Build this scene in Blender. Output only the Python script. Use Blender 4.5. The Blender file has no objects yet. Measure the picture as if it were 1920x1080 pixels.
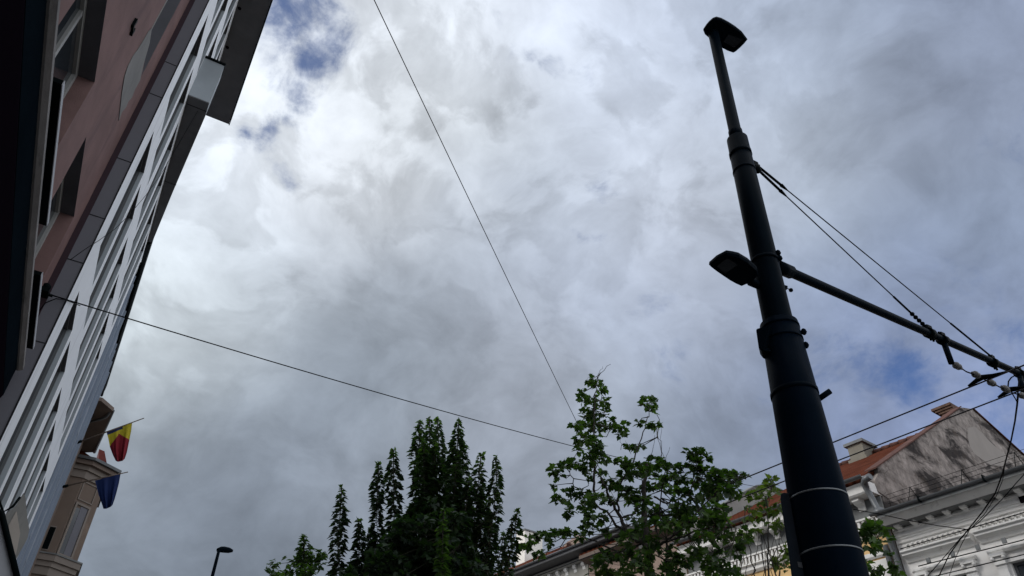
import bpy, bmesh, math, random
from mathutils import Vector, Matrix
random.seed(7)
scene = bpy.context.scene
COL = scene.collection
EYE = 1.6
# ------------------------------------------------------------------ camera
FPX = 1400.0
def _n(v): return Vector(v).normalized()
_Z = _n((994-960, 1267+540, -FPX))
_ly = -((-44.5-960)*_Z[0] - FPX*_Z[2])/_Z[1]
_L = _n((-44.5-960, _ly, -FPX))
_X = _L.cross(_Z)
ROT = Matrix((_X, _L, _Z))                 # camera axes -> world axes
cam = bpy.data.cameras.new('camera'); camo = bpy.data.objects.new('camera', cam); COL.objects.link(camo)
cam.sensor_width = 36; cam.lens = FPX/1920*36; cam.clip_end = 2000; cam.clip_start = 0.05
camo.matrix_world = Matrix.Translation((0, 0, EYE)) @ ROT.to_4x4()
scene.camera = camo
scene.view_settings.view_transform = 'Standard'; scene.view_settings.look = 'None'
scene.view_settings.exposure = 0; scene.view_settings.gamma = 1
def ray(px, py): return (ROT @ Vector((px-960, 540-py, -FPX))).normalized()
FWD = ROT @ Vector((0, 0, -1))
RD = Vector((-0.123734, 0.992315, 0)); WD = Vector((RD.y, -RD.x, 0))   # far side of the street: along it, away from us
def UW(u, w, z): p = RD*u + WD*w; return Vector((p.x, p.y, z+EYE))
def LF(x, y, z): return Vector((x, y, z+EYE))
def onx(px, py, x): v = ray(px, py); v = v*(x/v.x); return LF(*v)
def onz(px, py, z): v = ray(px, py); v = v*(z/v.z); return LF(*v)
def onw(px, py, w): v = ray(px, py); v = v*(w/v.dot(WD)); return LF(*v)
def onu(px, py, u): v = ray(px, py); v = v*(u/v.dot(RD)); return LF(*v)
def onr(px, py, r): v = ray(px, py); v = v*(r/math.hypot(v.x, v.y)); return LF(*v)
def depth(p): return (p-Vector((0, 0, EYE))).dot(FWD)

# ------------------------------------------------------------------ sky and sun
SUN_EL, SUN_AZ = math.radians(33), math.radians(-74)
world = bpy.data.worlds.new("World"); scene.world = world; world.use_nodes = True
def build_world():
    nt = world.node_tree; N = nt.nodes; Lk = nt.links; N.clear()
    def nd(t, **k):
        n = N.new(t)
        for a, b in k.items(): setattr(n, a, b)
        return n
    def S(sock, val):
        if hasattr(val, 'is_output') or isinstance(val, bpy.types.NodeSocket): Lk.new(val, sock)
        else: sock.default_value = val
    def M(op, a, b=0.0, c=0.0, clamp=False):
        n = nd('ShaderNodeMath', operation=op, use_clamp=clamp); S(n.inputs[0], a); S(n.inputs[1], b); S(n.inputs[2], c); return n.outputs[0]
    def VM(op, a, b=(0, 0, 0), scale=None):
        n = nd('ShaderNodeVectorMath', operation=op); S(n.inputs[0], a); S(n.inputs[1], b)
        if scale is not None: S(n.inputs['Scale'], scale)
        return n.outputs['Value'] if op == 'DOT_PRODUCT' else n.outputs[0]
    def MR(v, a, b, c=0.0, d=1.0, smooth=True):
        n = nd('ShaderNodeMapRange'); n.interpolation_type = 'SMOOTHSTEP' if smooth else 'LINEAR'
        S(n.inputs['Value'], v); n.inputs['From Min'].default_value = a; n.inputs['From Max'].default_value = b
        n.inputs['To Min'].default_value = c; n.inputs['To Max'].default_value = d; return n.outputs[0]
    def noise(vec, scale, detail, rough=.5, dist=0.0, lac=2.0):
        n = nd('ShaderNodeTexNoise'); S(n.inputs['Vector'], vec); n.inputs['Scale'].default_value = scale
        n.inputs['Detail'].default_value = detail; n.inputs['Roughness'].default_value = rough; n.inputs['Distortion'].default_value = dist
        n.inputs['Lacunarity'].default_value = lac
        return n.outputs[0]
    def mix(f, a, b):
        n = nd('ShaderNodeMix', data_type='RGBA'); S(n.inputs[0], f); S(n.inputs[6], a); S(n.inputs[7], b); return n.outputs[2]
    d = VM('NORMALIZE', nd('ShaderNodeTexCoord').outputs['Generated'])
    sep = nd('ShaderNodeSeparateXYZ'); Lk.new(d, sep.inputs[0])
    zz = M('ADD', M('MAXIMUM', sep.outputs[2], 0.0), 0.35)
    cmb = nd('ShaderNodeCombineXYZ'); S(cmb.inputs[0], sep.outputs[0]); S(cmb.inputs[1], sep.outputs[1]); S(cmb.inputs[2], M('MULTIPLY', sep.outputs[2], 1.25))
    p = cmb.outputs[0]
    # large cloud-deck brightness, as directions in the sky with their linear grey and blueness
    K = 170.0
    pts = CLOUD_DECK
    tw = None; tc = None
    # wobble the lookup direction a little so the deck has ragged edges
    wv = nd('ShaderNodeTexNoise'); S(wv.inputs['Vector'], p); wv.inputs['Scale'].default_value = 5.0; wv.inputs['Detail'].default_value = 4
    dw = VM('ADD', d, VM('SCALE', VM('SUBTRACT', wv.outputs['Color'], (.5, .5, .5)), scale=0.13))
    dw = VM('NORMALIZE', dw)
    for (px, py, rgb) in pts:
        v = ray(px, py)
        w = M('EXPONENT', M('MULTIPLY', M('SUBTRACT', VM('DOT_PRODUCT', dw, tuple(v)), 1.0), K))
        c = VM('SCALE', tuple(((q/255+.055)/1.055)**2.4 for q in rgb), scale=w)
        tw = w if tw is None else M('ADD', tw, w)
        tc = c if tc is None else VM('ADD', tc, c)
    e0 = 0.004
    tw = M('ADD', tw, e0); tc = VM('ADD', tc, tuple(q*e0 for q in (.92, .95, 1.0)))
    deck = VM('SCALE', tc, scale=M('DIVIDE', 1.0, tw))
    # billow texture
    wn = nd('ShaderNodeTexNoise'); S(wn.inputs['Vector'], p); wn.inputs['Scale'].default_value = 4.0; wn.inputs['Detail'].default_value = 3
    pw = VM('ADD', p, VM('SCALE', VM('SUBTRACT', wn.outputs['Color'], (.5, .5, .5)), scale=0.16))
    n1 = noise(pw, 6.0, 10, .55); n2 = noise(VM('ADD', pw, (5, 2, 1)), 17.0, 8, .58); n3 = noise(VM('ADD', pw, (1, 7, 3)), 3.0, 3, .5)
    # soft rolls: fade the fine grain where the deck is dull
    br = M('ADD', 1.0, M('MULTIPLY', M('SUBTRACT', n1, .5), CL_A))
    br = M('ADD', br, M('MULTIPLY', M('SUBTRACT', n2, .5), CL_B))
    br = M('ADD', br, M('MULTIPLY', M('SUBTRACT', n3, .5), CL_C))
    n4 = noise(VM('ADD', pw, (2, 8, 5)), 8.0, 11, .55); puff = M('SUBTRACT', MR(n4, .455, .545), .5)
    lum = VM('DOT_PRODUCT', deck, (.3, .5, .2)); br = M('ADD', br, M('MULTIPLY', puff, MR(lum, .25, .75, .05, .22)))
    br = M('MULTIPLY', br, M('POWER', M('DIVIDE', lum, .46), .24))
    cloud = VM('SCALE', deck, scale=br)
    cloud = VM('MULTIPLY', cloud, (.975, 1.0, 1.035))
    # gaps with blue sky
    gv = nd('ShaderNodeTexNoise'); S(gv.inputs['Vector'], p); gv.inputs['Scale'].default_value = 11.0; gv.inputs['Detail'].default_value = 6; gv.inputs['Roughness'].default_value = .6
    dg = VM('NORMALIZE', VM('ADD', d, VM('SCALE', VM('SUBTRACT', gv.outputs['Color'], (.5, .5, .5)), scale=0.11)))
    gw = None
    for (px, py, rpx, amt) in GAPS:
        v = ray(px, py); k = 1.0/(rpx/FPX)**2
        w = M('MULTIPLY', M('EXPONENT', M('MULTIPLY', M('SUBTRACT', VM('DOT_PRODUCT', dg, tuple(v)), 1.0), k*1.3)), amt)
        gw = w if gw is None else M('MAXIMUM', gw, w)
    gn = noise(VM('ADD', pw, (9, 4, 2)), 13.0, 9, .62)
    gap = MR(M('ADD', gw, M('MULTIPLY', M('SUBTRACT', gn, .5), 2.9)), .28, 1.55)
    gap = M('MULTIPLY', gap, MR(gw, .03, .3))
    sky = nd('ShaderNodeTexSky', sky_type='NISHITA'); sky.sun_disc = False
    sky.sun_elevation = SUN_EL; sky.sun_rotation = SUN_AZ; sky.altitude = 300
    skyc = VM('MULTIPLY', sky.outputs[0], (.60, .76, 1.10))
    cl10 = VM('SCALE', cloud, scale=10.0)
    out = mix(M('MULTIPLY', gap, .9, clamp=True), cl10, skyc)
    bg = nd('ShaderNodeBackground'); S(bg.inputs[0], out); bg.inputs[1].default_value = 0.1
    o = nd('ShaderNodeOutputWorld'); Lk.new(bg.outputs[0], o.inputs[0])
    world.cycles.sampling_method = 'MANUAL'; world.cycles.sample_map_resolution = 512
CL_A, CL_B, CL_C = .72, .6, .15
CLOUD_DECK = []
for _y, _row in ((60, "620:213,217,224 760:220,224,228 900:212,217,226 1050:205,211,222 1200:195,203,218 1350:180,190,208 1500:165,175,192 1680:150,162,183 1850:145,155,178"),
 (200, "480:222,226,230 640:218,222,226 800:222,226,228 940:216,221,224 1100:198,205,216 1280:192,199,212 1450:175,185,198 1650:157,165,182 1850:148,158,178"),
 (340, "430:212,218,226 570:230,233,238 720:230,231,231 850:195,201,210 1000:186,193,204 1180:195,203,215 1300:205,209,218 1450:178,188,202 1660:165,174,188 1850:140,152,174"),
 (480, "350:212,218,223 480:198,205,212 620:180,186,195 760:172,179,188 900:180,188,200 1050:182,190,205 1250:184,191,205 1550:160,170,186 1750:148,160,180 1880:138,152,174"),
 (620, "280:222,229,229 400:198,205,210 540:166,174,184 700:146,155,165 850:163,170,181 1000:178,184,196 1150:176,186,204 1300:168,177,196 1620:140,155,186 1800:140,152,182"),
 (760, "260:182,190,196 420:155,164,172 560:136,145,158 700:138,148,158 820:158,166,176 960:168,173,184 1080:160,168,178 1280:150,160,178 1650:145,158,188 1880:150,165,205"),
 (900, "300:140,148,160 450:132,141,154 570:150,159,171 640:170,178,190 730:150,158,170 900:158,165,176 1000:150,158,172 1380:138,148,166"),
 (1040, "250:133,142,153 450:126,135,147 560:132,141,153 960:136,144,157")):
    for _e in _row.split():
        _x, _c = _e.split(':'); CLOUD_DECK.append((int(_x), _y, tuple(int(q) for q in _c.split(','))))
GAPS = [(535, 25, 50, 1.15), (580, 50, 60, 1.25), (600, 100, 38, 1.15), (565, 188, 34, .95), (498, 238, 32, 1.0), (545, 215, 26, .8), (520, 325, 26, .55), (600, 140, 26, .8), (927, 40, 22, .48), (1000, 80, 30, .36), (1050, 105, 26, .36), (1105, 115, 22, .46),
        (1138, 352, 24, .5), (1105, 430, 22, .68), (1215, 560, 36, .5), (1280, 675, 40, .52), (1550, 655, 60, .8), (1640, 690, 60, .85), (1705, 712, 60, 1.0), (1650, 640, 110, .5), (1560, 720, 110, .45), (1820, 650, 110, .5), (1900, 690, 80, .6), (1780, 740, 70, .6), (1600, 745, 50, .6), (1890, 600, 50, .7), (1870, 790, 45, .85), (1905, 740, 40, .8), (1745, 690, 40, .7), (1915, 240, 50, .6)]
build_world()
sunl = bpy.data.lights.new('sun', 'SUN'); sunl.energy = 1.7; sunl.angle = math.radians(24); sunl.color = (1, .96, .9)
suno = bpy.data.objects.new('sun', sunl); COL.objects.link(suno)
_sd = Vector((math.sin(SUN_AZ)*math.cos(SUN_EL), math.cos(SUN_AZ)*math.cos(SUN_EL), math.sin(SUN_EL)))
suno.rotation_euler = _sd.to_track_quat('Z', 'Y').to_euler(); suno.location = (0, 0, 60)

# ------------------------------------------------------------------ materials
def material(name, col, rough=.7, metal=0.0, vary=.12, scale=6.0, bump=.15, bscale=60.0, stain=None, spec=.2, extra=None):
    m = bpy.data.materials.new(name); m.use_nodes = True; nt = m.node_tree; N = nt.nodes; Lk = nt.links
    b = N['Principled BSDF']; b.inputs['Roughness'].default_value = rough; b.inputs['Metallic'].default_value = metal
    b.inputs['Specular IOR Level'].default_value = spec
    if spec < .1: b.inputs['IOR'].default_value = 1.2
    tc = N.new('ShaderNodeTexCoord').outputs['Object']
    no = N.new('ShaderNodeTexNoise'); no.inputs['Scale'].default_value = scale*.25; no.inputs['Detail'].default_value = 8; no.inputs['Roughness'].default_value = .65; Lk.new(tc, no.inputs['Vector'])
    mr = N.new('ShaderNodeMapRange'); mr.inputs['From Min'].default_value = .3; mr.inputs['From Max'].default_value = .7
    mr.inputs['To Min'].default_value = 1-vary; mr.inputs['To Max'].default_value = 1+vary; Lk.new(no.outputs[0], mr.inputs['Value'])
    vm = N.new('ShaderNodeVectorMath'); vm.operation = 'SCALE'; vm.inputs[0].default_value = col; Lk.new(mr.outputs[0], vm.inputs['Scale'])
    cout = vm.outputs[0]
    if stain:   # (colour, threshold, scale vec, strength)
        sc, th, sv, st = stain
        mp = N.new('ShaderNodeMapping'); mp.inputs['Scale'].default_value = sv; Lk.new(tc, mp.inputs[0])
        if len(sc) > 3: mp.inputs['Rotation'].default_value = sc[3]
        n2 = N.new('ShaderNodeTexNoise'); n2.inputs['Scale'].default_value = 1; n2.inputs['Detail'].default_value = 9; n2.inputs['Roughness'].default_value = .62; n2.inputs['Distortion'].default_value = .4
        Lk.new(mp.outputs[0], n2.inputs['Vector'])
        m2 = N.new('ShaderNodeMapRange'); m2.inputs['From Min'].default_value = th; m2.inputs['From Max'].default_value = th+.1; m2.inputs['To Max'].default_value = st; Lk.new(n2.outputs[0], m2.inputs['Value'])
        mx = N.new('ShaderNodeMix'); mx.data_type = 'RGBA'; Lk.new(m2.outputs[0], mx.inputs[0]); Lk.new(cout, mx.inputs[6]); mx.inputs[7].default_value = (*sc[:3], 1)
        cout = mx.outputs[2]
    if extra: cout = extra(N, Lk, tc, cout)
    Lk.new(cout, b.inputs['Base Color'])
    if bump:
        n3 = N.new('ShaderNodeTexNoise'); n3.inputs['Scale'].default_value = bscale; n3.inputs['Detail'].default_value = 6; Lk.new(tc, n3.inputs['Vector'])
        bp = N.new('ShaderNodeBump'); bp.inputs['Strength'].default_value = bump; bp.inputs['Distance'].default_value = .01; Lk.new(n3.outputs[0], bp.inputs['Height']); Lk.new(bp.outputs[0], b.inputs['Normal'])
    return m
def glass_mat(name, col=(.02, .025, .03)):
    m = material(name, col, rough=.06, vary=.05, bump=0, spec=.6); return m
def leaf_mat(name, col, col2, trans=.4):
    m = bpy.data.materials.new(name); m.use_nodes = True; nt = m.node_tree; N = nt.nodes; Lk = nt.links
    b = N['Principled BSDF']; b.inputs['Roughness'].default_value = .5; b.inputs['Specular IOR Level'].default_value = .3
    tc = N.new('ShaderNodeTexCoord').outputs['Object']
    no = N.new('ShaderNodeTexNoise'); no.inputs['Scale'].default_value = 2.3; no.inputs['Detail'].default_value = 4; Lk.new(tc, no.inputs['Vector'])
    geo = N.new('ShaderNodeNewGeometry')
    ad = N.new('ShaderNodeMath'); ad.operation = 'ADD'; Lk.new(no.outputs[0], ad.inputs[0])
    ml = N.new('ShaderNodeMath'); ml.operation = 'MULTIPLY_ADD'; Lk.new(geo.outputs['Random Per Island'], ml.inputs[0]); ml.inputs[1].default_value = .5; ml.inputs[2].default_value = -.25
    Lk.new(ml.outputs[0], ad.inputs[1])
    mr = N.new('ShaderNodeMapRange'); mr.inputs['From Min'].default_value = .3; mr.inputs['From Max'].default_value = .75; Lk.new(ad.outputs[0], mr.inputs['Value'])
    mx = N.new('ShaderNodeMix'); mx.data_type = 'RGBA'; Lk.new(mr.outputs[0], mx.inputs[0]); mx.inputs[6].default_value = (*col, 1); mx.inputs[7].default_value = (*col2, 1)
    Lk.new(mx.outputs[2], b.inputs['Base Color'])
    tr = N.new('ShaderNodeBsdfTranslucent'); tv = N.new('ShaderNodeVectorMath'); tv.operation = 'MULTIPLY'; tv.inputs[1].default_value = (1.5, 1.9, .5); Lk.new(mx.outputs[2], tv.inputs[0]); Lk.new(tv.outputs[0], tr.inputs['Color'])
    ms = N.new('ShaderNodeMixShader'); ms.inputs[0].default_value = trans; Lk.new(b.outputs[0], ms.inputs[1]); Lk.new(tr.outputs[0], ms.inputs[2])
    Lk.new(ms.outputs[0], N['Material Output'].inputs['Surface'])
    return m
def gable_extra(N, Lk, tc, cout):
    # worn, mottled render: fine brown flaking and hairline cracks
    n = N.new('ShaderNodeTexNoise'); n.inputs['Scale'].default_value = 2.6; n.inputs['Detail'].default_value = 10; n.inputs['Roughness'].default_value = .72; n.inputs['Distortion'].default_value = .8; Lk.new(tc, n.inputs['Vector'])
    m = N.new('ShaderNodeMapRange'); m.inputs['From Min'].default_value = .53; m.inputs['From Max'].default_value = .64; m.inputs['To Max'].default_value = .6; Lk.new(n.outputs[0], m.inputs['Value'])
    x = N.new('ShaderNodeMix'); x.data_type = 'RGBA'; Lk.new(m.outputs[0], x.inputs[0]); Lk.new(cout, x.inputs[6]); x.inputs[7].default_value = (.10, .078, .062, 1)
    v = N.new('ShaderNodeTexVoronoi'); v.feature = 'DISTANCE_TO_EDGE'; v.inputs['Scale'].default_value = .9; Lk.new(n.outputs['Color'], v.inputs['Vector']) if False else Lk.new(tc, v.inputs['Vector'])
    m2 = N.new('ShaderNodeMapRange'); m2.inputs['From Max'].default_value = .012; m2.inputs['To Min'].default_value = .55; m2.inputs['To Max'].default_value = 1; Lk.new(v.outputs['Distance'], m2.inputs['Value'])
    s_ = N.new('ShaderNodeVectorMath'); s_.operation = 'SCALE'; Lk.new(x.outputs[2], s_.inputs[0]); Lk.new(m2.outputs[0], s_.inputs['Scale']); return s_.outputs[0]
def tile_extra(frame_scale):
    def f(N, Lk, tc, cout):
        mp = N.new('ShaderNodeMapping'); Lk.new(tc, mp.inputs[0]); mp.inputs['Rotation'].default_value = (0, 0, -math.atan2(RD.x, RD.y)*-1)
        wv = N.new('ShaderNodeTexWave'); wv.wave_type = 'BANDS'; wv.bands_direction = 'Y'; wv.inputs['Scale'].default_value = frame_scale; wv.inputs['Distortion'].default_value = .3
        Lk.new(mp.outputs[0], wv.inputs['Vector'])
        w2 = N.new('ShaderNodeTexWave'); w2.wave_type = 'BANDS'; w2.bands_direction = 'Z'; w2.wave_profile = 'SAW'; w2.inputs['Scale'].default_value = frame_scale*1.1; Lk.new(mp.outputs[0], w2.inputs['Vector'])
        ad = N.new('ShaderNodeMath'); ad.operation = 'MULTIPLY_ADD'; Lk.new(w2.outputs[1], ad.inputs[0]); ad.inputs[1].default_value = .5; Lk.new(wv.outputs[1], ad.inputs[2])
        mr = N.new('ShaderNodeMapRange'); mr.inputs['From Max'].default_value = 1.5; mr.inputs['To Min'].default_value = .2; mr.inputs['To Max'].default_value = 1.45; Lk.new(ad.outputs[0], mr.inputs['Value'])
        vm = N.new('ShaderNodeVectorMath'); vm.operation = 'SCALE'; Lk.new(cout, vm.inputs[0]); Lk.new(mr.outputs[0], vm.inputs['Scale']); return vm.outputs[0]
    return f
MT = dict(
 platepaint=material('sign_back_paint', (.008, .014, .022), .5, vary=.2, spec=.15),
 sillgrey=material('sill_grey', (.17, .165, .155), .7, vary=.15, scale=10),
 shade=material('reveal_shade', (.10, .10, .112), .85, vary=.15),  # shade of the pink building's window heads and jambs put into the colour
 pink=material('pink_stucco', (.178, .108, .100), .85, vary=.22, scale=5, bump=.35, bscale=90, stain=((.095, .062, .064), .55, (2.2, 2.2, .5), .55)),
 gapshade=material('plum_shade', (.035, .02, .026), .85, vary=.1),  # dark plum standing in for the shadow band beside the pink wall
 whitepanel=material('white_panel', (.80, .82, .84), .55, vary=.05, scale=2, bump=.05, stain=((.46, .47, .48), .55, (3.5, 3.5, .35), .55)),
 greypanel=material('grey_cladding', (.125, .125, .142), .5, vary=.07, scale=2.5, bump=.04, stain=((.16, .16, .17), .62, (3, 3, .3), .5)),
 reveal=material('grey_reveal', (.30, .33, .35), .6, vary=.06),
 soffit=material('shaded_soffit', (.10, .10, .105), .75, vary=.2, scale=3, stain=((.06, .06, .06), .62, (1.5, 1.5, 1.5), .6)),
 joint=material('joint_dark', (.015, .015, .017), .8, vary=.02, bump=0),
 darkmetal=material('dark_green_metal', (.003, .005, .0055), .5, vary=.2, spec=.08),
 navy=material('navy_fascia', (.004, .007, .010), .7, spec=.0, vary=.25, scale=4),
 beige=material('beige_plaster', (.36, .32, .28), .85, vary=.12, stain=((.14, .12, .11), .6, (2, .6, 3), .6)),
 ledge=material('ledge_plaster', (.20, .19, .185), .85, vary=.22, scale=8, bump=.3, stain=((.06, .06, .06), .56, (5, 1.2, 5), .7)),
 bluegrey=material('blue_grey_metal', (.22, .26, .32), .45, vary=.08, stain=((.12, .14, .17), .6, (3, 3, .4), .5)),
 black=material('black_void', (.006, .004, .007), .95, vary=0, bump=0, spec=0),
 bwall=material('tan_stucco', (.15, .115, .093), .85, vary=.1, scale=3, stain=((.30, .22, .17), .6, (1, 1, .5), .5)),
 btrim=material('cream_trim', (.20, .172, .15), .8, vary=.08),
 brown=material('brown_soffit', (.16, .125, .105), .8, vary=.15),
 gutter=material('grey_gutter', (.10, .105, .11), .4, metal=.3, vary=.2, scale=12),
 pipe=material('zinc_downpipe', (.12, .125, .13), .4, metal=.3, vary=.2, scale=12),
 polepaint=material('black_green_pole_paint', (.0026, .0060, .0100), .34, vary=.25, scale=8, bump=.05, bscale=120, spec=.04),
 polelow=material('dark_pole_paint', (.0022, .0058, .0115), .36, vary=.2, scale=8, bump=.05, spec=.03),
 steel=material('steel_band', (.13, .14, .145), .35, metal=.6, vary=.15, scale=30),
 lens=material('lamp_lens', (.026, .030, .036), .25, vary=.3, scale=60, bump=0),
 cable=material('black_cable', (.003, .003, .004), .6, vary=.05, bump=0, spec=.05),
 copper=material('contact_wire', (.022, .020, .024), .5, vary=.05, bump=0),
 porcelain=material('porcelain_insulator', (.13, .125, .12), .35, vary=.1, scale=20, bump=0),
 wwall=material('white_stucco', (.74, .725, .70), .85, vary=.08, scale=3, bump=.25, stain=((.33, .31, .29), .62, (1.6, 1.6, .6), .55)),
 wtrim=material('white_moulding', (.70, .69, .665), .8, vary=.10, scale=8, stain=((.22, .21, .20), .6, (3, 3, 3), .55)),
 wdark=material('soot_and_shade_moulding', (.16, .165, .165), .85, vary=.25, scale=8),  # also carries painted shade under the white house's gutter and cornice
 yellow=material('ochre_stucco', (.62, .42, .20), .85, vary=.1, stain=((.40, .27, .14), .6, (1, 1, .6), .5)),
 salmon=material('salmon_stucco', (.27, .20, .165), .85, vary=.12),
 mwall=material('grey_green_stucco', (.30, .29, .26), .85, vary=.2, scale=6),
 gable=material('stained_gable_plaster', (.285, .252, .230), .9, spec=.05, vary=.5, scale=11, bump=.5, bscale=40, stain=((.034, .031, .031, (.1, -.75, .5)), .478, (.55, .55, 1.25), .92), extra=gable_extra),
 patch=material('cement_patch', (.30, .27, .245), .9, vary=.08, scale=4, bump=.3),
 ggable=material('grey_gable', (.31, .30, .28), .9, vary=.15),
 tile=material('clay_roof_tiles', (.088, .028, .016), .9, spec=.03, vary=.3, scale=7, bump=.3, stain=((.12, .06, .04), .6, (1.2, 1.2, 1.2), .6), extra=tile_extra(1.25)),
 ridge=material('ridge_tiles', (.085, .038, .028), .85, vary=.35, scale=10),
 chim=material('chimney_render', (.18, .165, .135), .9, vary=.15, scale=8, stain=((.2, .18, .14), .58, (2, 2, 2), .6)),
 chimw=material('white_chimney', (.78, .74, .68), .85, vary=.06),
 brick=material('old_brick', (.10, .062, .045), .9, vary=.4, scale=20),
 window=glass_mat('window_glass'), wframe=material('window_frame_dark', (.10, .105, .11), .5, vary=.1), wframel=material('window_frame_light', (.30, .30, .29), .5, vary=.1),
 bark=material('maple_bark', (.045, .04, .035), .9, vary=.4, scale=20, bump=.6),
 twig=material('twig_bark', (.05, .05, .035), .85, vary=.3, scale=20),
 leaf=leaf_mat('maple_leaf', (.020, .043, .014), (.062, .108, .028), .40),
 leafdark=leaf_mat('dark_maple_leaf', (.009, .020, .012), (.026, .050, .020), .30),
 leafyel=leaf_mat('olive_leaf', (.045, .070, .020), (.095, .125, .035), .42),
 asphalt=material('asphalt', (.05, .05, .052), .9, vary=.2, scale=8, bump=.4),
 paving=material('paving', (.22, .21, .20), .85, vary=.15, scale=8, bump=.3),
 paint=material('road_paint', (.6, .6, .58), .7, vary=.1),
 soil=material('far_ground', (.12, .12, .11), .95, vary=.2),
 fyel=material('yellow_cloth', (.36, .30, .018), .8, vary=.08, bump=.1), fred=material('red_cloth', (.16, .010, .018), .8, vary=.08, bump=.1), fblue=material('blue_cloth', (.006, .016, .070), .8, vary=.12, bump=.1), fnavy=material('navy_cloth', (.012, .02, .06), .8, vary=.08, bump=.1),
 wood=material('flagpole_wood', (.12, .09, .07), .6, vary=.2), redroof=material('red_dormer', (.12, .03, .025), .8, vary=.25, scale=10),
 sign=material('sign_back_grey', (.34, .35, .37), .5, vary=.06), banner=material('printed_banner', (.22, .215, .20), .6, vary=.15, scale=10, stain=((.08, .09, .10), .55, (5, 5, 2), .7)),
 sticker=material('sticker', (.10, .11, .12), .4, vary=.2),
)
# ------------------------------------------------------------------ mesh builder
class MB:
    def __init__(s): s.v = []; s.f = []; s.sm = []; s.mi = []
    def add(s, vs, fs, smooth=False, mi=0):
        o = len(s.v); s.v += [Vector(v) for v in vs]
        for f in fs: s.f.append([i+o for i in f]); s.sm.append(smooth); s.mi.append(mi)
        return s
    def hexa(s, p, mi=0):   # 8 pts: bottom 0-3, top 4-7
        return s.add(p, [(0, 3, 2, 1), (4, 5, 6, 7), (0, 1, 5, 4), (1, 2, 6, 5), (2, 3, 7, 6), (3, 0, 4, 7)], mi=mi)
    def box(s, F, a0, a1, b0, b1, c0, c1, mi=0):
        return s.hexa([F(a0, b0, c0), F(a1, b0, c0), F(a1, b1, c0), F(a0, b1, c0), F(a0, b0, c1), F(a1, b0, c1), F(a1, b1, c1), F(a0, b1, c1)], mi)
    def prism(s, poly, off, mi=0, smooth=False):
        n = len(poly); poly = [Vector(p) for p in poly]; top = [p+off for p in poly]
        s.add(poly+top, [list(range(n))[::-1], list(range(n, 2*n))]+[(i, (i+1) % n, (i+1) % n+n, i+n) for i in range(n)], smooth, mi); return s
    def tube(s, pts, rad, n=10, caps=True, mi=0, smooth=True):
        pts = [Vector(p) for p in pts]; m = len(pts)
        if not hasattr(rad, '__len__'): rad = [rad]*m
        up = None; vs = []
        for i, p in enumerate(pts):
            t = (pts[min(i+1, m-1)]-pts[max(i-1, 0)]).normalized()
            if up is None:
                up = Vector((0, 0, 1)) if abs(t.z) < .9 else Vector((1, 0, 0))
            x = t.cross(up)
            if x.length < 1e-6: x = t.cross(Vector((0, 1, 0)))
            x.normalize(); y = x.cross(t).normalized(); up = y
            for k in range(n):
                a = 2*math.pi*k/n; vs.append(p+(x*math.cos(a)+y*math.sin(a))*rad[i])
        fs = [(i*n+k, i*n+(k+1) % n, (i+1)*n+(k+1) % n, (i+1)*n+k) for i in range(m-1) for k in range(n)]
        s.add(vs, fs, smooth, mi)
        if caps:
            s.add(vs[:n], [list(range(n))], False, mi); s.add(vs[-n:], [list(range(n))], False, mi)
        return s
    def ellipsoid(s, c, rx, ry, rz, ax=None, n=10, m=7, mi=0):
        ax = ax or Matrix.Identity(3); c = Vector(c); vs = []
        for i in range(m+1):
            th = math.pi*i/m
            for k in range(n):
                a = 2*math.pi*k/n
                vs.append(c+ax @ Vector((rx*math.sin(th)*math.cos(a), ry*math.sin(th)*math.sin(a), rz*math.cos(th))))
        s.add(vs, [(i*n+k, i*n+(k+1) % n, (i+1)*n+(k+1) % n, (i+1)*n+k) for i in range(m) for k in range(n)], True, mi); return s
    def build(s, name, mat, parent=None, bevel=0, recalc=True):
        base = parent.matrix_world.translation if parent else Vector((0, 0, 0))
        if parent:
            b = parent; base = Vector(b.get('_b', (0, 0, 0)))
        me = bpy.data.meshes.new(name); me.from_pydata([v-base for v in s.v], [], s.f)
        for m_ in (mat if isinstance(mat, (list, tuple)) else [mat]): me.materials.append(MT[m_] if isinstance(m_, str) else m_)
        me.polygons.foreach_set('use_smooth', s.sm); me.polygons.foreach_set('material_index', s.mi)
        if recalc and len(s.f) < 20000:
            bm = bmesh.new(); bm.from_mesh(me); bmesh.ops.remove_doubles(bm, verts=bm.verts, dist=1e-5); bmesh.ops.recalc_face_normals(bm, faces=bm.faces); bm.to_mesh(me); bm.free()
        me.update()
        o = bpy.data.objects.new(name, me); COL.objects.link(o)
        if parent: o.parent = parent; BASES[o.name] = base; o['_b'] = tuple(base)
        if bevel:
            md = o.modifiers.new('bevel', 'BEVEL'); md.width = bevel; md.segments = 2; md.limit_method = 'ANGLE'; md.angle_limit = math.radians(40)
        return o
BASES = {}
def thing(name, label, cat, loc, group=None):
    o = bpy.data.objects.new(name, None); COL.objects.link(o); o.location = loc; o['_b'] = tuple(loc)
    o['label'] = label; o['category'] = cat
    if group: o['group'] = group
    return o
def tag(o, label, cat, group=None):
    o['label'] = label; o['category'] = cat
    if group: o['group'] = group
    return o
def struct(name, mb, mat): o = mb.build(name, mat); o['kind'] = 'structure'; return o
def IDF(x, y, z): return LF(x, y, z)
def wire(name, pts, r, label, cat='cable', mat='cable', group=None, n=6):
    return tag(MB().tube(pts, r, n).build(name, mat), label, cat, group)
def catenary(a, b, sag, n=24):
    a = Vector(a); b = Vector(b)
    return [a.lerp(b, t/n)-Vector((0, 0, sag*4*(t/n)*(1-t/n))) for t in range(n+1)]
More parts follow.
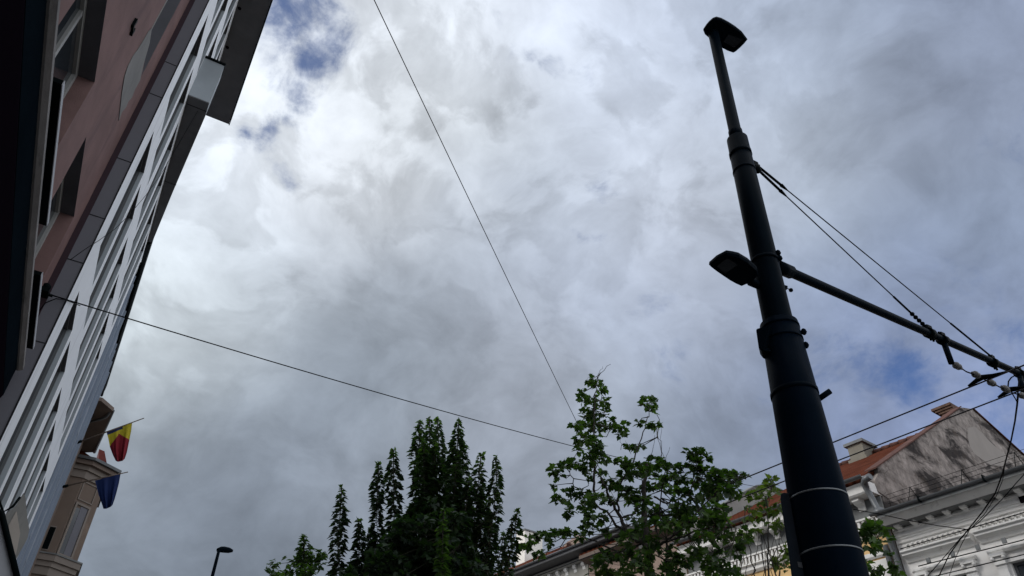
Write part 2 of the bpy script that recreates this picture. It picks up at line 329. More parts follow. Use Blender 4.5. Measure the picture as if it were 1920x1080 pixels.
# wall with rectangular openings: F(along, inward, up)
def wall_grid(mb, F, As, Cs, holes, depth, mi=0, mir=0, mis=0):
    for i in range(len(As)-1):
        for j in range(len(Cs)-1):
            a0, a1, c0, c1 = As[i], As[i+1], Cs[j], Cs[j+1]
            h = any(a0 >= H[0]-1e-6 and a1 <= H[1]+1e-6 and c0 >= H[2]-1e-6 and c1 <= H[3]+1e-6 for H in holes)
            if not h: mb.add([F(a0, 0, c0), F(a1, 0, c0), F(a1, 0, c1), F(a0, 0, c1)], [(0, 1, 2, 3)], mi=mi)
    for (a0, a1, c0, c1) in holes:
        for q, m_ in (((a0, c0, a0, c1), mir), ((a1, c0, a1, c1), mir), ((a0, c0, a1, c0), mir), ((a0, c1, a1, c1), mis)):
            mb.add([F(q[0], 0, q[1]), F(q[2], 0, q[3]), F(q[2], depth, q[3]), F(q[0], depth, q[1])], [(0, 1, 2, 3)], mi=m_)
def add_window(F, a0, a1, c0, c1, d, parent, fmat='wframe', nx=2, ny=1, fw=.05, gl='window'):
    fr = MB(); t = .05
    for (x0, x1, z0, z1) in [(a0, a0+fw, c0, c1), (a1-fw, a1, c0, c1), (a0+fw, a1-fw, c0, c0+fw), (a0+fw, a1-fw, c1-fw, c1)]:
        fr.box(F, x0, x1, d-t, d, z0, z1)
    for k in range(1, nx):
        x = a0+(a1-a0)*k/nx; fr.box(F, x-fw*.4, x+fw*.4, d-t+.006, d-.003, c0+fw, c1-fw)
    for k in range(1, ny):
        z = c0+(c1-c0)*k/ny; fr.box(F, a0+fw, a1-fw, d-t+.01, d-.006, z-fw*.4, z+fw*.4)
    w = fr.build('window', fmat, parent)
    MB().box(F, a0+.02, a1-.02, d-.018, d-.01, c0+.02, c1-.02).build('pane', gl, w)
    return w

# ------------------------------------------------------------------ ground
g = MB(); g.add([(-400, -400, -.02), (400, -400, -.02), (400, 500, -.02), (-400, 500, -.02)], [(0, 1, 2, 3)]); struct('ground', g, 'soil')
g = MB(); g.box(lambda a, b, c: UW(a, b, c-EYE), -60, 120, 5.3, 16.5, -.01, 0.0); struct('road', g, 'asphalt')
g = MB(); g.box(lambda a, b, c: UW(a, b, c-EYE), -60, 120, -8, 5.3, -.012, .13); struct('pavement_near', g, 'paving')
g = MB(); g.box(lambda a, b, c: UW(a, b, c-EYE), -60, 120, 16.5, 20.6, -.012, .13); struct('pavement_far', g, 'paving')
g = MB()
for k in range(-10, 20): g.box(lambda a, b, c: UW(a, b, c-EYE), k*6, k*6+3, 10.8, 10.95, .001, .004)
struct('lane_markings', g, 'paint')

# ------------------------------------------------------------------ near pink building (left edge of the picture)
PX, CY = -1.353, 8.525
def pinkF(a, b, c): return LF(PX-b, a, c)
pb = thing('pink_building', 'dark pink stucco building overhead at the left edge, with deep windows above a grey ledge', 'building', (PX, 4, 0))
mb = MB()
wins = [(4.3, 5.93, 4.25, 5.92), (6.72, 8.12, 4.25, 5.92), (1.9, 3.55, 4.25, 5.92), (7.0, 7.86, 8.26, 10.4), (4.3, 5.9, 8.26, 10.4)]
As = sorted({-6, 1.9, 3.55, 4.3, 5.9, 5.93, 6.72, 7.0, 7.86, 8.12, CY-.004}); Cs = sorted({-1.6, 3.5, 4.25, 5.92, 8.26, 10.4, 18.0})
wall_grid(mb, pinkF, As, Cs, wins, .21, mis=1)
mb.add([LF(PX, CY-.004, -1.6), LF(-9, CY-.004, -1.6), LF(-9, CY-.004, 18), LF(PX, CY-.004, 18)], [(0, 1, 2, 3)])
mb.add([LF(PX, -6, -1.6), LF(-9, -6, -1.6), LF(-9, -6, 18), LF(PX, -6, 18)], [(0, 1, 2, 3)])
mb.add([LF(PX, -6, 18), LF(-9, -6, 18), LF(-9, CY-.004, 18), LF(PX, CY-.004, 18)], [(0, 1, 2, 3)])
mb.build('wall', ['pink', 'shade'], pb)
for (a0, a1, c0, c1) in wins:
    w = add_window(pinkF, a0, a1, c0, c1, .2, pb, 'wframel', nx=2, fw=.07)
    if c0 < 5:
        s = MB(); s.box(pinkF, a0, a1+.02, -.21, .1, c0-.09, c0-.05); s.build('sill', 'darkmetal', w)
        s = MB(); s.box(pinkF, a0, a1+.02, -.216, -.21, c0-.093, c0-.047); s.build('sill_edge', 'sign', w)
    else:
        if a0 > 6: MB().box(pinkF, a1-.012, a1-.002, .004, .15, c0+.01, c1-.01).build('jamb_shade_lining', 'shade', w)  # dark lining paints the shade on the far jambs
        s = MB().prism([onx(x, y, PX+.002) for x, y in [(284, 52), (280, 80), (268, 122), (262, 150), (252, 168), (247, 182), (240, 190), (236, 200), (228, 210), (222, 226), (225, 200), (228, 172), (233, 142), (239, 124), (248, 106), (258, 92), (268, 76), (277, 60)]], Vector((.006, 0, 0))) if a0 > 6 else MB().box(pinkF, a0, a1, -.06, .0, c0-.2, c0-.002)
        s.build('sill', 'sillgrey', w)
# open casement leaf seen at the top left
# ledge mouldings between shopfront and first floor: profile (b outward -, z)
def run_profile(F, prof, a0, a1, closed=True):
    m_ = MB(); n = len(prof)
    vs = [F(a0, b, z) for b, z in prof]+[F(a1, b, z) for b, z in prof]
    m_.add(vs, [(i, (i+1) % n, (i+1) % n+n, i+n) for i in range(n)]+[list(range(n)), list(range(n, 2*n))]); return m_
LE = CY-.02
run_profile(pinkF, [(.02, 3.985), (-.15, 3.985), (-.185, 4.01), (-.185, 4.05), (-.16, 4.07), (.02, 4.07)], -6, 8.34).build('cornice', 'ledge', pb)
run_profile(pinkF, [(.02, 3.66), (-.135, 3.66), (-.135, 3.98), (.02, 3.98)], -6, 8.28).build('fascia', 'navy', pb)
run_profile(pinkF, [(.02, -1.5), (-.05, -1.5), (-.05, 3.4), (-.132, 3.64), (-.132, 3.655), (.02, 3.655)], -6, 8.26).build('shopfront', 'black', pb)  # black colour stands for the darkness of the shopfront recess
# little bracket and the anchored span-wire hook on the wall
hk = MB(); hk.box(pinkF, 6.05, 6.09, -.03, 0, 7.05, 7.18); hk.box(pinkF, 6.16, 6.2, -.03, 0, 7.05, 7.15); hk.box(pinkF, 6.08, 6.17, -.028, -.005, 7.07, 7.10); hk.build('wall_hook', 'darkmetal', pb)

# ------------------------------------------------------------------ grey office building with white grid
GX = -1.10; E_ = 1.10
def gF(a, b, c): return LF(GX-b, a, c)
ob = thing('office_building', 'grey office building with a grid of white pilasters and floor bands beside the pink building', 'building', (GX, 12, 0))
cols = [(8.32, 9.24), (9.50, 10.38), (10.84, 11.66), (11.94, 12.76), (13.1, 14.06), (14.32, 15.08)]
rows = [(-.6, 1.6), (2.3, 3.35), (3.92, 5.10), (5.78, 7.86), (8.60, 10.67), (11.50, 13.60), (14.35, 16.0)]
rows = [(-.2, 2.0), (3.05-.45, 5.10), (5.78, 7.86), (8.60, 10.67), (11.50, 13.60), (14.35, 15.9)]
cols = [(a*E_, b*E_) for a, b in cols]; rows = [(a*E_, b*E_) for a, b in rows]
TOPZ = 18.1; END = 15.55*E_
As = sorted({CY, END} | {q for c in cols for q in c}); Cs = sorted({-1.6, TOPZ} | {q for r in rows for q in r})
holes = [(c[0], c[1], r[0], r[1]) for c in cols for r in rows]
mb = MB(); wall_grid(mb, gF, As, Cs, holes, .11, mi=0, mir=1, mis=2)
mb.build('wall', ['whitepanel', 'reveal', 'soffit'], ob)  # jambs greyer, heads darker than the wall: shade put into their colours
mb = MB()
mb.add([LF(GX, CY, -1.6), LF(-9, CY, -1.6), LF(-9, CY, TOPZ), LF(GX, CY, TOPZ)], [(0, 1, 2, 3)])
mb.add([LF(GX, END, -1.6), LF(-9, END, -1.6), LF(-9, END, TOPZ), LF(GX, END, TOPZ)], [(0, 1, 2, 3)])
mb.add([LF(GX, CY, TOPZ), LF(-9, CY, TOPZ), LF(-9, END, TOPZ), LF(GX, END, TOPZ)], [(0, 1, 2, 3)])
mb.build('side_wall', 'greypanel', ob)
# panel joints on the side wall that faces the camera, and a dark strip painting the shadow beside the pink wall
for (px, py) in ((292, 179), (321, 120), (182, 406), (143, 490), (70, 640), (232, 300)):
    v = ray(px, py); v = v*(CY/v.y); jt = MB().box(IDF, PX+.045, GX+.001, CY-.004, CY+.001, v.z-.006, v.z+.006); jt.build('panel_joint', 'joint', ob)
MB().box(IDF, GX-.014, GX+.003, CY-.006, CY+.004, -1.6, TOPZ).build('corner_trim', 'joint', ob)
MB().box(IDF, PX-.02, PX+.07, CY-.012, CY-.002, -1.6, TOPZ).build('gap_shade_strip', 'gapshade', ob)  # flat strip coloured as shadow
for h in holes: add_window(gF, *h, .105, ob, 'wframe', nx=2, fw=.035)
# pale panel lines on pilasters
# eave slab overhead and the projecting top volume
mb = MB(); mb.box(IDF, GX+.002, -.33, -4, 17.72, TOPZ, TOPZ+.28); mb.build('roof_slab', 'soffit', ob)
mb = MB(); mb.box(IDF, -.326, -.30, -4, 17.74, TOPZ-.02, TOPZ+.30); mb.build('slab_edge', 'darkmetal', ob)
sl = MB()
for (px, py) in ((449, 16), (426, 89)):
    p = onz(px, py, TOPZ-.01); sl.tube([p, p+Vector((0, 0, .02))], .05, 10)
sl.build('soffit_vent', 'black', ob)
zb, zt = 12.1, 13.32; yb = 11.48
o1 = [(GX+.002, yb), (-.69, yb), (-.69, 11.9), (-.88, 14.7), (-.99, 16.6), (GX+.002, 17.0)]
poly = [LF(x, y, zb) for x, y in o1]
bay = MB().prism(poly, Vector((0, 0, zt-zb))).build('bay', 'reveal', ob)
MB().prism([LF(x, y, zb-.03) for x, y in o1], Vector((0, 0, .028))).build('bay_soffit_shade', 'soffit', bay)  # separate dark underside, the bay's shade put into its colour
MB().box(IDF, GX+.005, -.675, yb-.03, yb+.3, zt+.002, zt+.05).build('coping', 'darkmetal', bay)
j = MB(); j.box(IDF, GX+.01, -.69, yb+.22, yb+.24, zb-.034, zb-.028); j.box(IDF, GX+.01, -.84, 14.2, 14.22, zb-.034, zb-.028); j.build('joint', 'joint', bay)
# ------------------------------------------------------------------ blue-grey clad building beyond
def cF(a, b, c): return LF(-1.14-b, a, c)
cb = thing('clad_building', 'low blue grey metal clad building between the white grid facade and the tan corner house', 'building', (-1.14, 20, 0))
hl = [(18.3, 19.0, 3.6, 5.4), (20.0, 20.8, 3.6, 5.4), (18.3, 19.0, 6.6, 8.6), (20.0, 20.8, 6.6, 8.6), (18.3, 19.0, 9.4, 10.9), (20.0, 20.8, 9.4, 10.9)]
As = sorted({END+.005, 18.3, 19.0, 20.0, 20.8, 23.6}); Cs = sorted({-1.6, 3.6, 5.4, 6.6, 8.6, 9.4, 10.9, 12.0})
mb = MB(); wall_grid(mb, cF, As, Cs, hl, .12)
for (ya) in (23.6,):
    mb.add([LF(-1.14, ya, -1.6), LF(-9, ya, -1.6), LF(-9, ya, 12), LF(-1.14, ya, 12)], [(0, 1, 2, 3)])
mb.add([LF(-1.14, END, 12), LF(-9, END, 12), LF(-9, 23.6, 12), LF(-1.14, 23.6, 12)], [(0, 1, 2, 3)])
mb.build('wall', 'bluegrey', cb)
for h in hl: add_window(cF, *h, .11, cb, 'wframe', nx=1)
rb = MB()
for ya in (17.5, 17.9, 19.25, 19.6, 21.1, 21.5, 22.2, 22.9): rb.box(cF, ya, ya+.07, -.05, .01, -1.5, 11.6)
rb.build('cladding_rib', 'bluegrey', cb)
mb = MB(); mb.hexa([LF(-1.099, 16.62, 11.95), LF(-1.0, 16.62, 12.06), LF(-1.12, 25.0, 12.0), LF(-1.16, 25.0, 11.7), LF(-1.099, 16.62, 12.3), LF(-.99, 16.62, 12.22), LF(-1.115, 25.0, 12.16), LF(-1.16, 25.0, 12.2)])
mb.build('eave', 'darkmetal', cb)
MB().tube([LF(-1.075, END+.1, 11.80), LF(-1.15, 24.9, 11.75)], .04, 8).build('gutter', 'darkmetal', cb)

# ------------------------------------------------------------------ tan corner building with bay
tb = thing('corner_house', 'tan stucco corner house with a rounded bay and brown eaves behind the two flags', 'building', (-1.2, 30, 0))
YB = 28.0
plan = [(-1.28, YB), (-.87, YB), (-.17, 28.55), (-.17, 31.0), (-1.28, 31.8)]
mb = MB().prism([LF(x, y, -1.6) for x, y in [(-9, YB), *plan[1:4], (-.17, 31), (-9, 31)]], Vector((0, 0, 12.0)))
mb.build('wall', 'bwall', tb)
mb = MB().box(IDF, -9, -1.27, 23.7, YB-.002, -1.6, 11.3); mb.build('wall', 'bwall', tb)
def offp(pl_, d): # push the facing chain outward
    return [(-1.45, YB-d), (-.87+d*.45, YB-d), (-.17+d, 28.55-d*.6), (-.17+d, 30.6)]
def chain_band(d, z0, z1, mat, name, parent):
    q = offp(plan, d)+[(-.3, 30.6), (-.3, 29.2), (-1.0, 28.6), (-1.45, 28.6)]
    return MB().prism([LF(x, y, z0) for x, y in q], Vector((0, 0, z1-z0))).build(name, mat, parent)
for d, z0, z1, m_ in ((.05, 6.95, 7.2, 'btrim'), (.10, 7.203, 7.36, 'btrim'), (.16, 7.363, 7.55, 'btrim'), (.19, 7.553, 7.60, 'wdark')): chain_band(d, z0, z1, m_, 'cornice', tb)
for d, z0, z1, m_ in ((.05, 10.15, 10.4, 'btrim'), (.12, 10.403, 10.56, 'btrim'), (.26, 10.563, 10.70, 'brown'), (.36, 10.703, 10.80, 'gutter')): chain_band(d, z0, z1, m_, 'eave', tb)
# facet frame: along the angled face
f0 = Vector((-.87, YB, 0)); f1 = Vector((-.17, 28.55, 0)); fd = (f1-f0).normalized(); fn = Vector((-fd.y, fd.x, 0)); FL = (f1-f0).length
def fF(a, b, c): p = f0+fd*a+fn*b; return LF(p.x, p.y, c)
def frame_rect(F, a0, a1, c0, c1, w, t, name, mat, parent):
    m_ = MB()
    for q in [(a0, a0+w, c0, c1), (a1-w, a1, c0, c1), (a0+w, a1-w, c0, c0+w), (a0+w, a1-w, c1-w, c1)]: m_.box(F, q[0], q[1], -t, .01, q[2], q[3])
    return m_.build(name, mat, parent)
frame_rect(fF, .06, .66, 9.45, 10.08, .035, .03, 'panel_moulding', 'btrim', tb)
w = frame_rect(fF, .05, .66, 7.62, 9.36, .07, .05, 'window', 'btrim', tb)
MB().box(fF, .12, .30, -.012, .004, 7.70, 9.2).build('pane', 'window', w)
MB().box(fF, .305, .585, -.02, .004, 7.70, 9.28).build('blind', 'greypanel', w)
frame_rect(fF, .12, .60, 5.2, 6.7, .06, .05, 'panel_moulding', 'btrim', tb)
def sF(a, b, c): return LF(a, YB+b, c)
lv = MB().box(sF, -1.26, -1.09, -.024, .003, 7.72, 8.42)
for k in range(3): lv.box(sF, -1.25+k*.055, -1.215+k*.055, -.06, -.02, 7.74, 8.40)
lv.build('shutter', 'darkmetal', tb)
MB().box(sF, -1.275, -1.075, -.02, .002, 7.69, 8.46).build('window', 'btrim', tb)
# main eave over the set-back part
mb = MB().prism([onz(x, y, 11.3) for x, y in [(150, 745), (190, 752), (212, 771), (196, 806), (177, 848), (120, 850)]], Vector((0, 0, .12))); mb.build('eave', 'brown', tb)
MB().tube([onz(184, 750, 11.45), onz(212, 770, 11.4), onz(177, 848, 11.3)], .05, 8).build('gutter', 'gutter', tb)
MB().tube([onz(164, 792, 11.2), onz(188, 786, 11.2), onz(200, 781, 11.25), onz(208, 770, 11.35)], .045, 8).build('downpipe', 'pipe', tb)
mb = MB(); p0 = onr(184, 866, 31); p1 = onr(201, 872, 31); p2 = onr(196, 846, 31); p3 = onr(186, 842, 31)
mb.prism([p0, p1, p2, p3], Vector((0, 1.2, 0))); mb.build('dormer', 'redroof', tb)
rf = MB(); rf.add([LF(-1.5, 28.5, 10.8), LF(-.1, 28.6, 10.8), LF(-.1, 31, 10.8), LF(-5, 31, 13), LF(-5, 28.5, 13)], [(0, 1, 2, 3, 4)]); rf.build('roof', 'tile', tb)

# ------------------------------------------------------------------ flags
def flagpole(px0, py0, px1, py1, y, label, cloth_label, kind):
    v = ray(px1, py1); tip = LF(*(v*(y/v.y))); v = ray(px0, py0); bs = LF(*(v*(y/v.y)))
    t = thing('flag', label, 'flag', bs, 'flags on the facade')
    MB().tube([bs, tip], [.022, .014], 8).build('pole', 'wood', t)
    MB().tube([bs-Vector((.03, 0, .02)), bs+(tip-bs)*.06], .04, 8).build('socket', 'darkmetal', t)
    def q(px, py, dy=0): v = ray(px, py); return LF(*(v*((y+dy)/v.y)))
    return t, q
def sheet(q, rowsP, regions, t, folds=.05):
    # rowsP: rows of pixel points; real cloth with wavy depth
    nr = len(rowsP); nc = len(rowsP[0]); 
    SUB = 14; R_ = []; 
    for i in range((nr-1)*SUB+1):
        fi = i/SUB; i0 = min(int(fi), nr-2); ti = fi-i0; row = []
        for k in range((nc-1)*SUB+1):
            fk = k/SUB; k0 = min(int(fk), nc-2); tk = fk-k0
            a = [rowsP[i0][k0], rowsP[i0][k0+1], rowsP[i0+1][k0], rowsP[i0+1][k0+1]]
            x = (a[0][0]*(1-tk)+a[1][0]*tk)*(1-ti)+(a[2][0]*(1-tk)+a[3][0]*tk)*ti
            y = (a[0][1]*(1-tk)+a[1][1]*tk)*(1-ti)+(a[2][1]*(1-tk)+a[3][1]*tk)*ti
            f_ = fi/(nr-1); row.append((x, y, folds*math.sin(fk*3.3+f_*1.5)*(.2+f_)+folds*.5*math.sin(fk*7+f_*3)*f_))
        R_.append(row)
    m_ = MB(); vs = [q(x, y, d) for row in R_ for (x, y, d) in row]; n = len(R_[0])
    for i in range(len(R_)-1):
        for k in range(n-1):
            cx = (R_[i][k][0]+R_[i+1][k+1][0])/2; cy = (R_[i][k][1]+R_[i+1][k+1][1])/2
            m_.f.append([i*n+k, i*n+k+1, (i+1)*n+k+1, (i+1)*n+k]); m_.sm.append(True); m_.mi.append(regions(cx, cy))
    m_.v = vs; return m_
t, q = flagpole(145, 830, 270, 784, 21.5, 'yellow and red flag hanging from a pole above the blue flag', '', 1)
def reg(x, y):
    # blue strip by the pole, yellow, red chevron
    if x < 230 and y < 816-(x-200)*.40: return 2
    if y < 836-(x-206)*1.3 and x <= 221.5: return 0
    if x > 221.5 and y < 812.5+(x-221.5)*.56: return 0
    return 1
rowsP = [[(200, 811), (212, 806), (224, 800), (236, 796), (248, 791)], [(203, 822), (214, 818), (225, 814), (235, 812), (246, 808)], [(206, 838), (215, 838), (224, 836), (233, 834), (242, 828)], [(212, 854), (218, 858), (224, 857), (231, 853), (238, 848)], [(217, 864), (221, 866), (226, 865), (230, 864), (234, 860)]]
sheet(q, rowsP, reg, t).build('cloth', ['fyel', 'fred', 'fnavy'], t, recalc=False)
t, q = flagpole(120, 912, 240, 885, 22.5, 'plain dark blue flag hanging below the yellow and red one', '', 2)
rowsP = [[(178, 901), (190, 898), (202, 894), (214, 891), (226, 889)], [(181, 913), (192, 911), (203, 909), (213, 907), (223, 906)], [(185, 928), (194, 927), (203, 926), (211, 924), (219, 922)], [(190, 942), (197, 942), (204, 941), (210, 939), (215, 936)], [(194, 954), (199, 954), (204, 952), (208, 950), (211, 947)]]
sheet(q, rowsP, lambda x, y: 0, t).build('cloth', ['fblue'], t, recalc=False)

# ------------------------------------------------------------------ shop sign and banner at the lower left
sg = thing('shop_sign', 'grey boxed shop sign with a dark frame at the lower left corner', 'sign', onx(4, 1040, -.95))
def signp(px, py, y): v = ray(px, py); return LF(*(v*(y/v.y)))
Y0 = 3.6
mb = MB().prism([signp(-40, 940, Y0), signp(0, 962, Y0), signp(31, 1082, Y0), signp(36, 1120, Y0), signp(-40, 1120, Y0)], Vector((0, .12, 0))); mb.build('face', 'sign', sg)
mb = MB(); mb.tube([signp(-10, 955, Y0-.01), signp(3, 962, Y0-.01), signp(33, 1085, Y0-.01)], .012, 6); mb.build('frame', 'darkmetal', sg)
bn = thing('banner', 'worn printed banner hung beside the shop sign in front of the white pilasters', 'banner', onx(30, 1000, -1.0))
Y1 = 4.1
mb = MB().prism([signp(8, 966, Y1), signp(30, 948, Y1), signp(44, 924, Y1), signp(48, 934, Y1), signp(51, 970, Y1), signp(55, 992, Y1), signp(52, 1008, Y1), signp(27, 1054, Y1)], Vector((0, .01, 0))); mb.build('sheet', 'banner', bn)
mb = MB().prism([signp(16, 985, Y1-.004), signp(31, 958, Y1-.004), signp(38, 1000, Y1-.004), signp(30, 1040, Y1-.004), signp(25, 1040, Y1-.004)], Vector((0, .003, 0))); mb.build('print', 'beige', bn)
mb = MB(); mb.tube([signp(-5, 930, Y1), signp(6, 960, Y1), signp(24, 950, Y1), signp(38, 932, Y1)], .006, 5); mb.build('bracket', 'darkmetal', bn)

# ------------------------------------------------------------------ far lamp post
lp = thing('street_lamp', 'slim black street lamp rising at the bottom beside the small leafy shoots', 'street lamp', Vector((*onr(400, 1060, 21).xy, 0)))
a = onr(411, 1030, 21); b_ = a-Vector((0, 0, a.z-EYE-EYE)); 
foot = Vector((a.x-.03, a.y, 0))
MB().tube([foot, foot+Vector((0, 0, 1.0)), a-Vector((0, 0, .35)), a], [.09, .075, .042, .038], 10).build('pole', 'polepaint', lp)
h0 = onr(408, 1031.5, 21); h1 = onr(420, 1030.5, 21.1); h2 = onr(436, 1033, 21.2)
hd = MB(); hd.tube([h0, h0.lerp(h1, .5)+Vector((0, 0, .01)), h1, h1.lerp(h2, .6)-Vector((0, 0, .0)), h2], [.05, .075, .08, .07, .035], 10); hd.build('lamp_head', 'polepaint', lp)
# ------------------------------------------------------------------ tram pole
RP = 5.3
tp = thing('tram_pole', 'thick black steel pole with two lamp heads and a long bracket arm', 'pole', Vector((*onr(1570, 1080, RP).xy, 0)))
_pb = onr(1566, 1080, RP); _pt = onr(1337, 60, RP)
def axz(z):   # point of the axis at height z (world)
    t = (z-_pb.z)/(_pt.z-_pb.z); return _pb+(_pt-_pb)*t
def axp(py):  # axis point seen at image row py
    lo, hi = 0.0, 1.6
    inv = ROT.transposed()
    for _ in range(50):
        m_ = (lo+hi)/2; p = _pb+(_pt-_pb)*m_; c = inv @ (p-Vector((0, 0, EYE))); y = 540-c.y/-c.z*FPX
        if y > py: lo = m_
        else: hi = m_
    return _pb+(_pt-_pb)*lo
def rpx(py, wpx): return wpx*depth(axp(py))/FPX/2
zf = axz(0)
r_low_t = rpx(640, 70); r_low_b = rpx(1000, 113)
p612 = axp(609); p1080 = axp(1000)
MB().tube([zf, p1080, axp(780), p612], [r_low_b*1.06, r_low_b, (r_low_b+r_low_t)/2, r_low_t], 40).build('lower_shaft', 'polelow', tp)
MB().tube([zf, zf+Vector((0, 0, .04))], r_low_b*1.5, 32).build('base_flange', 'polelow', tp)
p258 = axp(262); r_mid_b = rpx(560, 53); r_mid_t = rpx(300, 39)
MB().tube([p612-Vector((0, 0, .05)), p612+Vector((0, 0, .02)), axp(430), p258, p258+Vector((0, 0, .03))], [r_mid_b*1.02, r_mid_b, (r_mid_b+r_mid_t)/2, r_mid_t, r_mid_t*.7], 36).build('middle_shaft', 'polepaint', tp)
p62 = axp(62); r_top = rpx(120, 21)
MB().tube([p258-Vector((0, 0, .02)), p258+Vector((0, 0, .12)), p258+Vector((0, 0, .13)), p62], [r_top*1.12, r_top*1.12, r_top, r_top*.95], 24).build('top_tube', 'polepaint', tp)
def rad_low(z):
    K_ = [(zf.z, r_low_b*1.06), (p1080.z, r_low_b), (axp(780).z, (r_low_b+r_low_t)/2), (p612.z, r_low_t)]
    for (z0, r0), (z1, r1) in zip(K_, K_[1:]):
        if z <= z1+1e-6: return r0+(r1-r0)*(z-z0)/(z1-z0)
    return r_low_t
def band(py, wpx, name, mat, h=.02, ex=.006, bolt=None):
    p = axp(py); r = (rad_low(p.z) if py > 609 else wpx*depth(p)/FPX/2)+ex; m_ = MB().tube([p-Vector((0, 0, h/2)), p+Vector((0, 0, h/2))], r, 36)
    if bolt:
        for (bx, by) in bolt:
            v = ray(bx, by); q_ = LF(*(v*(RP/math.hypot(v.x, v.y)))); m_.ellipsoid(q_, .022, .022, .03); m_.tube([q_, q_+Vector((.03, .0, .012))], .008, 6)
    return m_.build(name, mat, tp)
band(290, 39, 'clamp_band', 'polepaint', .05, .006, [(1374, 293)])
band(322, 41, 'clamp_band', 'polepaint', .02, .004)
band(492, 49, 'clamp_band', 'polepaint', .03, .008, [(1459, 474), (1462, 484), (1457, 491)])
band(618, 68, 'steel_band', 'polelow', .02, .005, [(1507, 622)])
band(642, 71, 'steel_band', 'polelow', .02, .005, [(1511, 647)])
band(740, 79, 'clamp_band', 'polepaint', .035, .006, [(1512, 727), (1528, 729)])
band(937, 102, 'steel_band', 'steel', .011, .003)
band(1042, 115, 'steel_band', 'steel', .011, .003)
# junction box
def pr(px, py, dr=0.0): return onr(px, py, RP+dr)
bx = MB(); c = [pr(1417, 616, -.14), pr(1442, 609, -.14), pr(1450, 612, -.05), pr(1455, 652, -.05), pr(1446, 658, -.14), pr(1428, 658, -.14), pr(1422, 650, -.14)]
bx.prism(c, Vector((ray(1430, 630).x, ray(1430, 630).y, 0)).normalized()*.13); bx.build('junction_box', 'polepaint', tp, bevel=.012)
# peg on the right
MB().tube([pr(1532, 750, .12), pr(1557, 733, .12)], .022, 10).build('peg', 'polepaint', tp)
MB().tube([pr(1468, 538, .05), pr(1475, 540, .05)], .02, 8).build('hook', 'polepaint', tp)
m_ = MB().tube([pr(1470, 538, .05), pr(1483, 544, .05)], .004, 5); m_.ellipsoid(pr(1483, 544, .05), .018, .018, .018); m_.build('eyelet', 'polepaint', tp)
# lamp heads: plan outline on a horizontal plane
def lamp_head(outline, lens, z, neck, name='lamp_head', th=.075):
    pts = [onz(px, py, z) for px, py in outline]; cen = sum(pts, Vector())/len(pts)
    m_ = MB(); n = len(pts)
    lay = [[cen+(p-cen)*.93+Vector((0, 0, -.0)) for p in pts], [p+Vector((0, 0, .02)) for p in pts], [cen+(p-cen)*.97+Vector((0, 0, .05)) for p in pts], [cen+(p-cen)*.72+Vector((0, 0, th)) for p in pts], [cen+(p-cen)*.3+Vector((0, 0, th*1.15)) for p in pts]]
    vs = [v for l in lay for v in l]
    fs = [(i*n+k, i*n+(k+1) % n, (i+1)*n+(k+1) % n, (i+1)*n+k) for i in range(4) for k in range(n)]+[list(range(n)), list(range(4*n, 5*n))]
    m_.add(vs, fs); o = m_.build(name, 'polepaint', tp)
    l = MB().prism([onz(px, py, z-.003) for px, py in lens], Vector((0, 0, .01))); l.build('lens', 'lens', o)
    fr = MB().tube([onz(px, py, z-.004) for px, py in lens+lens[:1]], .006, 5); fr.build('lens_frame', 'polepaint', o)
    MB().tube(neck, [.035, .035, .045], 12).build('lamp_neck', 'polepaint', o)
    return o
ztop = p62.z-EYE+.02
O1 = [(60, 185), (78, 158), (95, 138), (118, 118), (140, 110), (170, 118), (215, 142), (255, 168), (295, 200), (325, 240), (305, 265), (280, 290), (255, 312), (240, 320), (205, 308), (175, 292), (140, 270), (95, 232), (70, 210)]
O1 = [(1300+x/3.175, y/3.175) for x, y in O1]
L1 = [(1300+x/3.175, y/3.175) for x, y in [(210, 200), (300, 235), (245, 288), (175, 250)]]
lamp_head(O1, L1, ztop, [p62-Vector((0, 0, .1)), p62, p62+Vector((0, 0, .05))])
O2 = [(95, 190), (140, 150), (200, 118), (240, 124), (275, 132), (330, 165), (385, 215), (390, 245), (370, 270), (340, 295), (318, 300), (290, 312), (255, 297), (215, 275), (160, 238), (120, 210)]
O2 = [(1300+x/3.176, 440+y/3.176) for x, y in O2]
L2 = [(1300+x/3.176, 440+y/3.176) for x, y in [(132, 190), (200, 137), (272, 180), (190, 236)]]
n0 = pr(1440, 541, -.02); z2 = n0.z-EYE+.02
lamp_head(O2, L2, z2, [onz(1406, 528, z2+.02), onz(1420, 534, z2+.01), n0])
# arm in the vertical plane u = U0 across the street
U0 = _pb.dot(RD)-.02
def A(px, py): return onu(px, py, U0)
arm0, arm1 = A(1472, 506), A(1913, 701)
adir = (arm1-arm0).normalized(); arm2 = arm1+adir*.5
MB().tube([arm0-adir*.12, arm0, arm0.lerp(arm1, .5), arm1, arm2], [.047, .044, .040, .040, .040], 16).build('bracket_arm', 'polepaint', tp)
MB().tube([arm0-adir*.14, arm0+adir*.08], .06, 14).build('arm_socket', 'polepaint', tp)
def clampat(px, py, s=.06):
    p = A(px, py); m_ = MB().tube([p-adir*.05, p+adir*.05], .058, 12)
    for k in (-1, 1): m_.tube([p+adir*.03*k-Vector((0, 0, s*1.6)), p+adir*.03*k+Vector((0, 0, s*1.7))], .013, 6)
    m_.box(lambda a_, b_2, c_: p+adir*a_+RD*b_2+Vector((0, 0, c_)), -.045, .045, -.03, .03, .04, .09)
    return m_.build('arm_clamp', 'darkmetal', tp)
for q_ in ((1743, 625), (1768, 638), (1862, 680), (1912, 701)): clampat(*q_)
